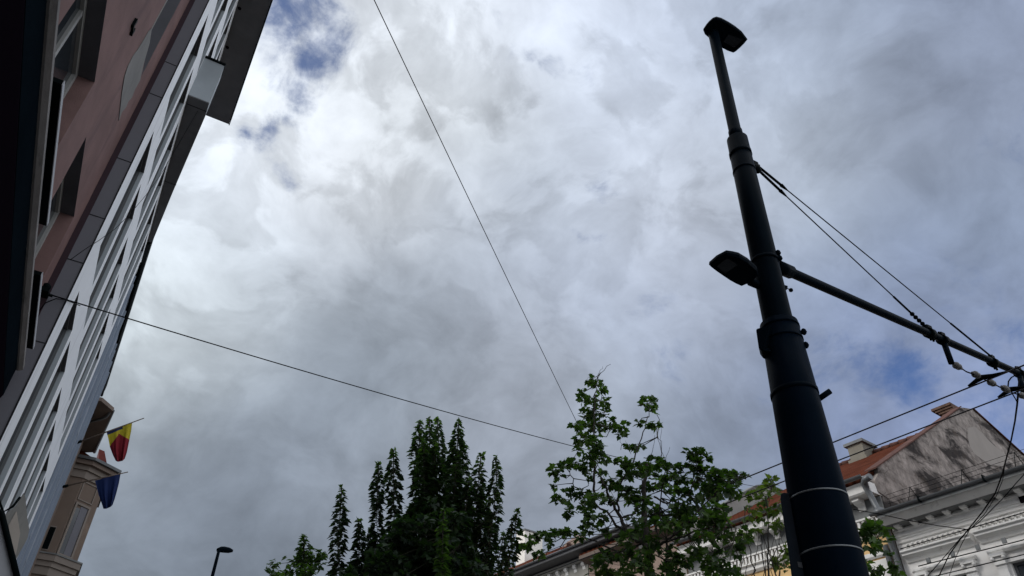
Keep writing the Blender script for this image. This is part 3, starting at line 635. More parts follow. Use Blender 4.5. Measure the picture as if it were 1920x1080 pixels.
# stay rods
for (a_, b_2) in (((1421, 318), (1735, 612)), ((1424, 314), (1858, 668))):
    p0 = A(*a_); p1 = A(*b_2); d_ = (p1-p0).normalized()
    m_ = MB().tube([p0, p1], .0065, 6); m_.tube([p0, p0+d_*.33], .014, 8); m_.tube([p0+d_*.33, p0+d_*.42], [.02, .008], 8)
    m_.tube([p1-d_*(.55 if b_2[0] < 1800 else .85), p1], .0115, 8)
    if b_2[0] < 1800:
        for k in range(4): m_.ellipsoid(p1-d_*(.05+.06*k), .024, .024, .024)
    m_.tube([p1-d_*.02, A(b_2[0]+6, b_2[1]+12)], .03, 8)
    m_.build('stay_rod', 'darkmetal', tp)
m_ = MB(); p0 = A(1419, 317); m_.ellipsoid(p0, .05, .04, .05); m_.box(lambda x_, y_, z_: p0+Vector((x_, y_, z_)), -.06, .02, -.02, .02, -.02, .09); m_.tube([p0, p0+Vector((.05, 0, .08))], .012, 6); m_.build('stay_lug', 'darkmetal', tp)
# hanger, insulators
m_ = MB().tube([A(1770, 643), A(1784, 681)], .032, 8); m_.build('hanger', 'polepaint', tp)
m_ = MB().tube([A(1912, 705), A(1919, 735)], .034, 8); m_.build('hanger', 'polepaint', tp)
span = [A(1786, 682), A(1797, 687), A(1812, 697), A(1832, 704), A(1850, 714), A(1860, 718), A(1875, 726), A(1886, 731), A(1900, 737), A(1919, 742)]
MB().tube(span, .008, 6).build('span_wire', 'cable', tp)
def insul(px, py, px2, py2, r=.04):
    a_ = A(px, py); b_2 = A(px2, py2); d_ = (b_2-a_); L_ = d_.length; d_.normalize()
    ax = d_.to_track_quat('Z', 'Y').to_matrix(); m_ = MB(); c_ = (a_+b_2)/2
    m_.ellipsoid(c_-d_*L_*.2, r, r, L_*.26, ax, 12, 8); m_.ellipsoid(c_+d_*L_*.2, r*.9, r*.9, L_*.24, ax, 12, 8); m_.tube([a_-d_*.03, b_2+d_*.03], .014, 8)
    return m_.build('insulator', 'porcelain', tp)
for q_ in ((1789, 683, 1801, 690), (1825, 700, 1836, 706), (1854, 715, 1865, 721), (1880, 726, 1891, 733), (1912, 740, 1925, 745)): insul(*q_)
def hold(px, py, px2, py2):
    a_ = A(px, py); return MB().tube([a_-RD*.26+Vector((0, 0, .0)), a_-RD*.12+Vector((0, 0, .015)), a_+RD*.0+Vector((0, 0, .05)), a_+RD*.16+Vector((0, 0, .01))], [.012, .026, .034, .014], 8).build('wire_clamp', 'darkmetal', tp)
hold(1843, 715, 0, 0); hold(1898, 737, 0, 0)
# trolley wires
for (px, py, nm) in ((1843, 716, 'upper contact wire running over the street behind the pole'), (1895, 739, 'lower contact wire crossing in front of the stained gable')):
    c_ = A(px, py); w_ = c_.dot(WD); z_ = c_.z-EYE
    wire('contact_wire', [UW(-20, w_, z_+.1), UW(2.6, w_, z_), UW(14, w_, z_-.02), UW(26, w_, z_), UW(60, w_, z_+.1)], .0085, nm, 'wire', 'copper', 'trolley wires')
# dangling cable bundle from the arm to the far facade
def cab(pts, r, label, d0, d1):
    n = len(pts); P = []
    for i, (x, y) in enumerate(pts):
        rr = d0+(d1-d0)*i/(n-1); P.append(onr(x, y, rr))
    return wire('cable', P, r, label, 'cable', 'cable', 'loose cables at the arm tip')
cab([(1909, 738), (1907, 760), (1903, 790), (1896, 825), (1888, 855), (1879, 890), (1866, 925), (1842, 960), (1816, 992), (1800, 1012), (1780, 1040), (1758, 1085)], .0125, 'thick twisted cable falling from the arm tip across the white facade', 9.8, 21)
cab([(1898, 738), (1904, 748), (1908, 756), (1904, 785), (1893, 835), (1884, 872), (1880, 900), (1868, 930), (1845, 965), (1818, 993), (1803, 1020), (1790, 1050), (1778, 1085)], .007, 'thin cable twisted beside the thick one below the arm tip', 9.8, 21)
cab([(1908, 745), (1909, 728), (1911, 710)], .008, 'short cable joining the arm tip and the insulators', 9.8, 9.9)
cab([(1890, 725), (1891, 715), (1896, 708), (1905, 703)], .008, 'small loop of cable above the last insulator', 9.7, 9.8)
cab([(1925, 884), (1906, 905), (1880, 935), (1855, 960), (1835, 980), (1815, 995), (1800, 1010), (1770, 1045), (1735, 1085)], .009, 'cable slanting down from the right edge over the white facade', 18, 21)
cab([(1600, 955), (1645, 963), (1700, 975), (1760, 986), (1815, 993)], .010, 'thin cable crossing the white cornice behind the pole', 19, 19)

# sign plate on the pole
sp = thing('sign_plate', 'dark rounded sign plate seen from behind, strapped left of the steel pole', 'sign', pr(1475, 1000, -.05))
c = [(1464, 925), (1470, 923), (1500, 928), (1520, 936), (1570, 1200), (1500, 1200), (1478, 1035), (1463, 936)]
dirp = Vector((ray(1490, 1000).x, ray(1490, 1000).y, 0)).normalized()
MB().prism([pr(x, y, -.08) for x, y in c], dirp*.02).build('plate', 'platepaint', sp, bevel=.006)
MB().prism([pr(x, y, -.084) for x, y in [(1495, 1053), (1515, 1056), (1515, 1067), (1497, 1063)]], dirp*.003).build('sticker', 'sticker', sp)

# ------------------------------------------------------------------ buildings across the street
def RF(a, b, c): return UW(a, 20+b, c)
def far_window(a0, a1, c0, c1, parent, gl='window'):
    return add_window(RF, a0, a1, c0, c1, .16, parent, 'wframe', 2, 2, .06)
# white stucco house
wb = thing('white_house', 'white stucco house with modillion cornice and window hoods at the lower right', 'house', UW(4, 20, -EYE))
wc = [8.78-1.9*k for k in range(0, 7)]
holes = [(c_-.42, c_+.42, 3.9, 5.82) for c_ in wc]+[(c_-.5, c_+.5, -.4, 2.2) for c_ in wc]
As = sorted({-4.0, 9.82} | {round(h[0], 4) for h in holes} | {round(h[1], 4) for h in holes}); Cs = [-1.6, -.4, 2.2, 3.9, 5.82, 7.4]
holes = [(round(h[0], 4), round(h[1], 4), h[2], h[3]) for h in holes]
mb = MB(); wall_grid(mb, RF, As, Cs, holes, .18)
mb.add([UW(-4, 20, -1.6), UW(-4, 29, -1.6), UW(-4, 29, 7.4), UW(-4, 20, 7.4)], [(0, 1, 2, 3)])
mb.add([UW(9.82, 20, -1.6), UW(9.82, 29, -1.6), UW(9.82, 29, 7.4), UW(9.82, 20, 7.4)], [(0, 1, 2, 3)])
mb.add([UW(-4, 29, -1.6), UW(9.82, 29, -1.6), UW(9.82, 29, 7.4), UW(-4, 29, 7.4)], [(0, 1, 2, 3)])
mb.build('wall', 'wwall', wb)
for h in holes: far_window(*h, wb)
def strip(F, a0, a1, prof, name, mat, parent): return run_profile(F, prof, a0, a1).build(name, mat, parent)
U1 = 9.8
strip(RF, -4, U1, [(.1, 7.305), (-.43, 7.305), (-.45, 7.32), (-.63, 7.47), (-.66, 7.5), (-.66, 7.53), (.1, 7.55)], 'cornice', 'wtrim', wb)
strip(RF, -4, U1, [(.1, 7.0), (-.02, 7.0), (-.02, 7.04), (-.05, 7.06), (-.05, 7.10), (-.03, 7.11), (-.03, 7.18), (-.08, 7.21), (-.08, 7.25), (.1, 7.26)], 'frieze', 'wtrim', wb)
strip(RF, -4, U1, [(.1, 6.88), (-.02, 6.88), (-.045, 6.905), (-.045, 6.93), (.1, 6.94)], 'frieze', 'wtrim', wb)
def half_gutter(w, z, a0, a1, parent, r=.075):
    pts = [(w+r*math.cos(t_), z+r*math.sin(t_)) for t_ in [math.pi+math.pi*k/8 for k in range(9)]]
    pts2 = [(w+(r-.012)*math.cos(t_), z+(r-.012)*math.sin(t_)) for t_ in [2*math.pi-math.pi*k/8 for k in range(9)]]
    return run_profile(lambda a_, b_2, c_: UW(a_, b_2, c_), pts+pts2, a0, a1).build('gutter', 'gutter', parent)
half_gutter(19.30, 7.60, -4, 9.95, wb)
MB().box(RF, -4, 9.795, -.675, -.655, 7.44, 7.56).build('gutter_shade_strip', 'wdark', wb)  # added dark strip, painted as the shade below the gutter
br = MB(); F = RF
def bracket(a_, z_top, parent, w=.16, d=.40, h=.16, mat='wtrim', b0=-.1, name='bracket'):
    m_ = MB(); b1 = b0-d
    prof = [(b0, z_top), (b1, z_top), (b1-.01, z_top-h*.35), (b1+d*.25, z_top-h*.6), (b0-d*.25, z_top-h*.75), (b0-d*.1, z_top-h*1.2), (b0, z_top-h*1.25)]
    n = len(prof); vs = [RF(a_-w/2, b, z) for b, z in prof]+[RF(a_+w/2, b, z) for b, z in prof]
    m_.add(vs, [(i, (i+1) % n, (i+1) % n+n, i+n) for i in range(n)]+[list(range(n)), list(range(n, 2*n))])
    return m_.build(name, mat, parent)
k = 0; a_ = 9.55
while a_ > -3: bracket(a_, 7.303, wb, w=.13, d=.22, h=.11, b0=-.09); a_ -= .44
MB().box(RF, -3.9, 9.79, -.41, -.085, 7.296, 7.304).build('soffit', 'wdark', wb)  # panel coloured dark to paint in the cornice shade
def hood(c_):
    h_ = strip(RF, c_-.89, c_+.89, [(.05, 6.36), (-.05, 6.38), (-.10, 6.46), (-.22, 6.52), (-.22, 6.57), (-.28, 6.60), (-.28, 6.64), (.05, 6.68)], 'window_hood', 'wtrim', wb)
    m_ = MB(); x = c_-.80
    while x < c_+.78:
        m_.box(RF, x+.02, x+.06, -.09, .02, 6.685, 6.80); m_.ellipsoid(RF(x+.04, -.09, 6.80), .045, .035, .035, None, 6, 5); m_.ellipsoid(RF(x+.107, -.05, 6.73), .025, .03, .03, None, 6, 5); x += .135
    m_.build('cresting', 'wtrim', h_)
    for s in (-1, 1):
        x = c_+s*.60
        m_ = MB(); m_.box(RF, x-.11, x+.11, -.09, .02, 3.7, 5.80); m_.build('pilaster', 'wwall', wb)
        m_ = MB(); m_.box(RF, x-.13, x+.13, -.13, .02, 5.80, 5.84); m_.box(RF, x-.12, x+.12, -.11, .02, 5.845, 5.98); m_.box(RF, x-.17, x+.17, -.17, .02, 5.985, 6.06)
        for t_ in (-1, 1): m_.ellipsoid(RF(x+t_*.13, -.13, 5.95), .05, .05, .05, None, 8, 6)
        m_.build('capital', 'wtrim', wb)
    strip(RF, c_-.80, c_+.80, [(.05, 6.07), (-.09, 6.07), (-.13, 6.12), (-.13, 6.16), (.05, 6.18)], 'lintel', 'wtrim', wb)
    strip(RF, c_-.48, c_+.48, [(.05, 5.825), (-.05, 5.825), (-.05, 5.90), (.05, 5.91)], 'lintel', 'wtrim', wb)
for c_ in wc[:5]: hood(c_)
m_ = MB(); m_.box(RF, 7.95-.14-.0, 8.0+.13-.0, -.045, .02, -1.5, 6.3) if False else None
# drain slot in frieze
MB().box(RF, 6.40, 6.56, -.09, -.05, 7.02, 7.18).build('vent', 'black', wb)
# roof
rfF = lambda a_, b_2, c_: UW(a_, b_2, c_)
mb = MB().prism([UW(-4, 19.42, 7.62), UW(-4, 24.5, 9.62), UW(-4, 24.5, 9.56), UW(-4, 19.5, 7.58)], RD*(13.78)); mb.build('roof', 'tile', wb)
mb = MB().prism([UW(-4, 24.5, 9.62), UW(-4, 29.3, 7.6), UW(-4, 29.2, 7.5), UW(-4, 24.5, 9.50)], RD*(13.78)); mb.build('roof', 'tile', wb)
sr = MB()
for zz_, ww in ((8.02, 19.75), (8.14, 19.75), (7.90, 19.75)): sr.tube([UW(-4, ww, zz_), UW(9.6, ww, zz_)], .0055, 5)
for x in (8.9, 7.5, 6.2, 4.8, 3.2): sr.tube([UW(x, 19.4, 7.62), UW(x, 19.75, 8.15), UW(x-.02, 20.0, 7.85)], .009, 5)
sr.build('snow_rail', 'darkmetal', wb)
for x in (8.55, 6.9, 5.3): MB().box(rfF, x-.015, x+.015, 19.2, 19.42, 7.5, 7.66).build('gutter_strap', 'darkmetal', wb)
# gable end wall of the orange-roofed house
oh = thing('orange_roof_house', 'ochre house with orange clay tile roof and a stained plaster gable wall', 'house', UW(13, 20, -EYE))
gp = [onu(x, y, 9.86) for x, y in [(1645, 876), (1803, 764), (1826, 767)]]
gb = [onu(1990, 916, 9.86), UW(9.86, 34, -1.6), UW(9.86, 20.0, -1.6), UW(9.86, 20.0, 7.0), onu(1660, 958, 9.86)]
gw = MB().prism(gp+gb, RD*.3).build('gable_wall', 'gable', oh)
pt = [(1816, 799), (1835, 806), (1850, 820), (1862, 845), (1890, 870), (1895, 858), (1905, 862), (1885, 880), (1870, 868), (1842, 860), (1826, 850), (1818, 830)]
pt = [(1815, 802), (1828, 800), (1842, 812), (1853, 825), (1867, 838), (1885, 852), (1893, 862), (1880, 874), (1858, 872), (1842, 862), (1826, 850), (1819, 838), (1815, 820)]
MB().prism([onu(x, y, 9.856) for x, y in pt], RD*.01).build('plaster_patch', 'patch', gw)
MB().prism([onu(x, y, 9.84) for x, y in [(1652, 880), (1640, 900), (1648, 922), (1668, 936), (1673, 958), (1700, 950), (1700, 880)]], RD*.34).build('kneeler', 'gable', gw)
# coping strips along verge
cp = MB(); a0, a1, a2, a3 = [onu(x, y, 9.8) for x, y in [(1643, 878), (1803, 763), (1827, 767), (1990, 915)]]
for p, q_ in ((a0, a1), (a2, a3)):
    cp.prism([p, q_, q_+Vector((0, 0, .045)), p+Vector((0, 0, .045))], RD*.38)
cp.build('verge_coping', 'ridge', oh)
# brick chimney at the peak
m_ = MB(); ck = onu(1799, 772, 10.2); cw = ck.dot(WD)
for (s, z0, z1) in ((.55, -.6, .02), (.64, .022, .11), (.74, .112, .20), (.84, .202, .30)):
    m_.box(rfF, 10.25-.0, 10.25+s*.9, cw-s*.5, cw+s*.5, ck.z-EYE+z0, ck.z-EYE+z1)
m_.build('chimney', 'brick', oh)
# roof of the orange house
zr = 13.42; wr = 28.3; ze = 8.72; we = 19.5
mb = MB().prism([UW(9.98, we, ze), UW(9.98, wr, zr), UW(9.98, wr, zr-.12), UW(9.98, we, ze-.12)], RD*7.0); rfo = mb.build('roof', 'tile', oh)
mb = MB().prism([UW(9.98, wr, zr), UW(9.98, 34, 10.6), UW(9.98, 34, 10.5), UW(9.98, wr, zr-.12)], RD*7.0); mb.build('roof', 'tile', oh)
m_ = MB(); x = 10.1
while x < 16.9:
    m_.tube([UW(x, wr, zr+.02), UW(x+.33, wr, zr+.02)], [.10, .13], 8); x += .36
m_.build('ridge', 'ridge', rfo)
for (x0, w0) in ((14.3, 28.0),):
    pass
ca = onw(1590, 866, 27.6); m_ = MB(); cu = ca.dot(RD); 
q0 = [onw(1584, 836, 27.6), onw(1617, 823, 27.6)]; ua, ub = q0[1].dot(RD), q0[0].dot(RD); zc = q0[0].z-EYE
m_.box(rfF, ua+.08, ub-.08, 27.6, 28.5, zr-.6, zc-.10); m_.build('chimney', 'chim', oh)
m_ = MB().box(rfF, ua-.02, ub+.02, 27.5, 28.6, zc-.095, zc+.02); m_.build('chimney_cap', 'wdark', oh)
m_ = MB().box(rfF, ua, ub, 27.52, 28.58, zr-.62, zr-.30); m_.build('chimney_flashing', 'chim', oh)
mb = MB(); holes = [(11.2, 12.1, 3.6, 5.6), (13.4, 14.3, 3.6, 5.6), (15.4, 16.3, 3.6, 5.6)]
wall_grid(mb, RF, [9.87, 11.2, 12.1, 13.4, 14.3, 15.4, 16.3, 17.0], [-1.6, 3.6, 5.6, 8.5], holes, .18)
mb.add([UW(17, 20, -1.6), UW(17, 34, -1.6), UW(17, 34, 8.5), UW(17, 20, 8.5)], [(0, 1, 2, 3)])
mb.build('wall', 'yellow', oh)
for h in holes:
    w = far_window(*h, oh)
    frame_rect(RF, h[0]-.18, h[1]+.18, h[2]-.18, h[3]+.2, .17, .07, 'surround', 'wtrim', w)
strip(RF, 9.875, 17, [(.1, 8.30), (-.42, 8.30), (-.46, 8.34), (-.46, 8.52), (-.52, 8.58), (.1, 8.6)], 'cornice', 'wtrim', oh)
strip(RF, 9.875, 17, [(.1, 7.25), (-.05, 7.25), (-.12, 7.32), (-.12, 7.42), (-.2, 7.46), (-.2, 7.50), (.1, 7.52)], 'frieze', 'wtrim', oh)
strip(RF, 9.875, 17, [(.1, 6.7), (-.04, 6.7), (-.08, 6.75), (-.08, 6.85), (.1, 6.87)], 'frieze', 'wtrim', oh)
half_gutter(19.36, 8.72, 9.9, 17.1, oh, .085)
m_ = MB(); x = 10.05
while x < 16.9: m_.box(RF, x, x+.07, -.14, .02, 7.53, 7.70); x += .14
m_.build('dentils', 'wtrim', oh)
strip(RF, 9.875, 17, [(.1, 7.72), (-.16, 7.72), (-.16, 7.77), (.1, 7.78)], 'frieze', 'wtrim', oh)
MB().box(RF, 9.872, 17, -.03, .02, 7.8, 8.28).build('frieze', 'wdark', oh)
x = 10.45
while x < 16.8: bracket(x, 8.297, oh, w=.2, d=.30, h=.24, b0=-.035); x += .72
m_ = MB()
for zz_ in [5.9, 5.2, 4.5, 3.8]:
    for dx in (0, .28): m_.ellipsoid(RF(10.35+dx, -.02, zz_), .11, .03, .12, None, 8, 6)
MB().box(RF, 10.1, 10.9, -.035, .02, -1.5, 6.65).build('pilaster', 'wwall', oh); m_.build('rosette', 'wdark', oh)
# downpipe between the houses
dp = [onw(1632, 893, 19.36), onw(1622, 899, 19.4), onw(1620, 906, 19.5), onw(1630, 925, 19.6), onw(1643, 950, 19.6), onw(1652, 966, 19.5)]
MB().tube(dp, [.09, .10, .10, .085, .08, .08], 10).build('downpipe', 'pipe', oh)
m_ = MB().ellipsoid(onw(1650, 962, 19.45), .17, .17, .16); m_.build('hopper', 'pipe', oh)
dp = [onw(1652, 968, 19.5), onw(1662, 992, 19.8)]; q_ = UW(9.86, 19.84, 6.6)
MB().tube([dp[0], dp[1], q_, UW(9.86, 19.84, -1.5)], .085, 10).build('downpipe', 'pipe', wb)
MB().tube([UW(10.05, 19.82, 6.9), UW(10.05, 19.82, -1.5)], .075, 10).build('downpipe', 'gutter', wb)
# middle firewall gable and house M2
m2 = thing('brown_eaved_house', 'grey gabled house behind the maple tree left of the orange tile roof', 'house', UW(19, 20, -EYE))
gpl = [onu(x, y, 17.1) for x, y in [(1325, 967), (1372, 939), (1418, 913), (1441, 910)]]
mb = MB().prism(gpl+[onu(1500, 935, 17.1), UW(17.1, 30, -1.6), UW(17.1, 20, -1.6), UW(17.1, 20, 9.2)], RD*.3); mb.build('gable_wall', 'ggable', m2)
mb = MB(); cp = [onu(x, y, 17.05) for x, y in [(1325, 967), (1372, 939), (1418, 913), (1441, 910), (1500, 935)]]
for i in range(4): mb.prism([cp[i], cp[i+1], cp[i+1]+Vector((0, 0, .08)), cp[i]+Vector((0, 0, .08))], RD*.45)
mb.build('verge_coping', 'wdark', m2)
mb = MB(); holes = [(18.2, 19.2, 3.8, 5.8), (20.2, 21.2, 3.8, 5.8)]
wall_grid(mb, RF, [17.4, 18.2, 19.2, 20.2, 21.2, 21.95], [-1.6, 3.8, 5.8, 9.3], holes, .18); mb.build('wall', 'salmon', m2)
for h in holes:
    w = far_window(*h, m2); frame_rect(RF, h[0]-.15, h[1]+.15, h[2]-.15, h[3]+.2, .14, .06, 'surround', 'wtrim', w)
strip(RF, 17.4, 21.95, [(.1, 9.3), (-.5, 9.4), (-.5, 9.55), (.1, 9.6)], 'cornice', 'brown', m2)
mb = MB().prism([UW(17.4, 19.5, 9.62), UW(17.4, 26, 11.6), UW(17.4, 26, 11.5), UW(17.4, 19.5, 9.55)], RD*4.5); mb.build('roof', 'tile', m2)
# middle long house with grey eave
mh = thing('long_house', 'long house with a deep dark eave, pale corbels and a tall white chimney', 'house', UW(27, 20, -EYE))
mb = MB(); hs = [22.8, 25.0, 27.2, 29.4, 31.6]; holes = [(x, x+1.0, 3.8, 6.0) for x in hs]
wall_grid(mb, RF, sorted([18.6+3.4, 40.0]+hs+[x+1.0 for x in hs]), [-1.6, 3.8, 6.0, 9.7], holes, .18)
mb.add([UW(22.0, 20, -1.6), UW(22.0, 30, -1.6), UW(22.0, 30, 9.7), UW(22.0, 20, 9.7)], [(0, 1, 2, 3)])
mb.build('wall', 'mwall', mh)
for h in holes:
    w = far_window(*h, mh); frame_rect(RF, h[0]-.15, h[1]+.15, h[2]-.15, h[3]+.2, .14, .06, 'surround', 'wtrim', w)
UE = 18.9
strip(RF, UE, 40, [(.1, 9.72), (-.68, 9.72), (-.70, 9.74), (-.70, 9.86), (.1, 9.9)], 'eave', 'soffit', mh)
half_gutter(19.24, 9.90, UE, 40, mh, .06)
strip(RF, UE, 40, [(.05, 9.50), (-.10, 9.50), (-.14, 9.56), (-.14, 9.66), (.05, 9.70)], 'frieze', 'mwall', mh)
x = UE+.2
while x < 34: bracket(x, 9.49, mh, w=.17, d=.10, h=.22, b0=-.0, name='corbel'); x += .52
MB().box(RF, UE, 22.0, .03, .3, -1.6, 9.7).build('wall', 'salmon', mh) if False else None
rl = MB(); rl.tube([UW(UE, 19.3, 10.12), UW(24, 19.3, 10.12)], .012, 5)
for x in (19.3, 20.4, 21.5, 22.6, 23.7): rl.tube([UW(x, 19.3, 9.9), UW(x, 19.3, 10.12)], .012, 5)
rl.build('snow_rail', 'darkmetal', mh)
# low hipped roofs on it
hipA = MB(); q = [UW(22.0, 19.3, 9.95), UW(40, 19.3, 9.95), UW(40, 24, 12.6), UW(23.8, 24, 12.6)]
# roof visible only from u 22.6 on; small dormer gable at its right end
def rp(px, py, w_): return onw(px, py, w_)
r1 = [rp(1098, 1021, 19.35), rp(940, 1090, 19.35), rp(940, 1078, 22.5), rp(1000, 1046, 22.5), rp(1058, 1018, 22.5)]
r1 = [UW(22.3, 19.3, 9.97), UW(40, 19.3, 9.97), UW(40, 22.5, 11.75), UW(26.0, 22.5, 11.75)]
hipA.add([r1[0], r1[1], r1[2], r1[3]], [(0, 1, 2, 3)]); hipA.add([r1[0], r1[3], UW(22.4, 25.5, 9.97)], [(0, 1, 2)]); hipA.build('roof', 'tile', mh)
MB().tube([r1[0]+Vector((0, 0, .03)), r1[3]+Vector((0, 0, .03))], .09, 8).build('hip_ridge', 'ridge', mh)
dg = [rp(1060, 1019, 21.0), rp(1083, 1003, 21.0), rp(1092, 1006, 21.0), rp(1101, 1023, 21.0), rp(1040, 1046, 21.0)]
MB().prism(dg, WD*.5).build('parapet_gable', 'salmon', mh)
w_c = 22.0; t0, t1, t2 = onw(974, 1000, w_c), onw(984, 992, w_c), onw(1003, 996, w_c)
ul, um = t0.dot(RD), t1.dot(RD); zt_ = t1.z-EYE
MB().box(rfF, um-.0, ul+.25, w_c, w_c+1.1, 10.6, zt_-.06).build('chimney', 'chimw', mh)
MB().box(rfF, um-.04, ul+.29, w_c-.04, w_c+1.14, zt_-.055, zt_+.02).build('chimney_cap', 'wdark', mh)

# facade light string and clips on the white house
led = [RF(9.3, -.3, 6.16), RF(7.0, -.3, 6.14), RF(4.0, -.3, 6.14), RF(0, -.3, 6.12)]
ls = thing('light_string', 'black cable with small square clips strung above the windows of the white house', 'cable', RF(8, -.3, 6.1))
MB().tube(led, .014, 5).build('cable', 'cable', ls)
m_ = MB()
for k in range(16):
    x = 9.0-.62*k; p = RF(x, -.31, 6.24); m_.box(lambda a_, b_2, c_: p+RD*a_+WD*b_2+Vector((0, 0, c_)), -.05, .05, -.02, .02, -.07, .05)
m_.build('clip', 'wdark', ls)
wire('cable', [RF(12.0, -.25, 5.86), RF(7.0, -.25, 5.85), RF(0, -.25, 5.83)], .012, 'lower cable strung across the window tops of the white house', group=None)
wire('cable', [RF(9.7, -.12, 6.74), RF(6.6, -.12, 6.78), RF(3, -.12, 6.74)], .012, 'thin cable lying just below the frieze of the white house')

# ------------------------------------------------------------------ span wires over the street
a_ = onx(465, -500, PX); b_2 = onw(1185, 1000, 19.95)
wire('span_wire', catenary(a_, b_2, .15, 40), .008, 'long thin wire falling from the top of the sky into the maple', 'wire')
a_ = LF(PX+.02, 8.40, 8.40*.595); b_2 = onw(1470, 920, 24.2)
wire('span_wire', catenary(a_, b_2, .30, 40), .0075, 'thin wire from the pink wall across the sky into the maple', 'wire')
wb_ = thing('wire_anchor', 'rusty bracket and coiled cable fixed to the pink wall where the span wire starts', 'bracket', a_)
m_ = MB(); m_.ellipsoid(a_+Vector((.01, -.03, .06)), .05, .05, .05); m_.box(lambda x_, y_, z_: a_+Vector((x_, y_, z_)), -.02, .06, -.1, .06, -.03, .02); m_.tube([a_, a_+Vector((.1, .02, .0))], .018, 8); m_.build('bracket', 'darkmetal', wb_)
cl = [onx(64, 615, -1.22), onx(72, 585, -1.2), onx(85, 568, -1.18), onx(105, 560, -1.12), onx(125, 563, -1.09), onx(150, 573, -1.06)]
MB().tube(cl, .006, 6).build('coil', 'cable', wb_)
tc_ = [(132, 487), (160, 467), (185, 451), (215, 430), (243, 402), (272, 368), (300, 330), (335, 270), (365, 218), (408, 146)]
wire('cable', [onx(x, y, -1.06 if i < 7 else -1.06+.1*(i-6)) for i, (x, y) in enumerate(tc_)], .004, 'thin black cable slung across the white pilasters of the office building')

# ------------------------------------------------------------------ trees
LEAF = [(0, 0), (.14, -.06), (.40, -.15), (.40, .04), (.64, .18), (.47, .30), (.52, .60), (.31, .53), (.19, .76), (0, .98)]
LEAF = LEAF+[(-x, y) for x, y in LEAF[-2:0:-1]]
def leaf(mb, p, size, nrm, up, fold=.15, mi=0):
    n_ = nrm.normalized(); y_ = (up-n_*up.dot(n_)).normalized(); x_ = y_.cross(n_)
    base = len(mb.v)
    for (a_, b_2) in LEAF: mb.v.append(p+x_*a_*size*.85+y_*(b_2)*size+n_*(abs(a_)*fold-b_2*b_2*.18)*size)
    nL = len(LEAF); h = nL//2
    # two halves share the midrib
    mb.f.append([base+i for i in range(0, h+1)]); mb.f.append([base+i for i in list(range(h, nL))+[0]])
    for _ in range(2): mb.sm.append(False); mb.mi.append(mi)
def rv(s=1.0): return Vector((random.gauss(0, s), random.gauss(0, s), random.gauss(0, s)))
def nearest(pts, p): return min(pts, key=lambda q_: (q_-p).length)
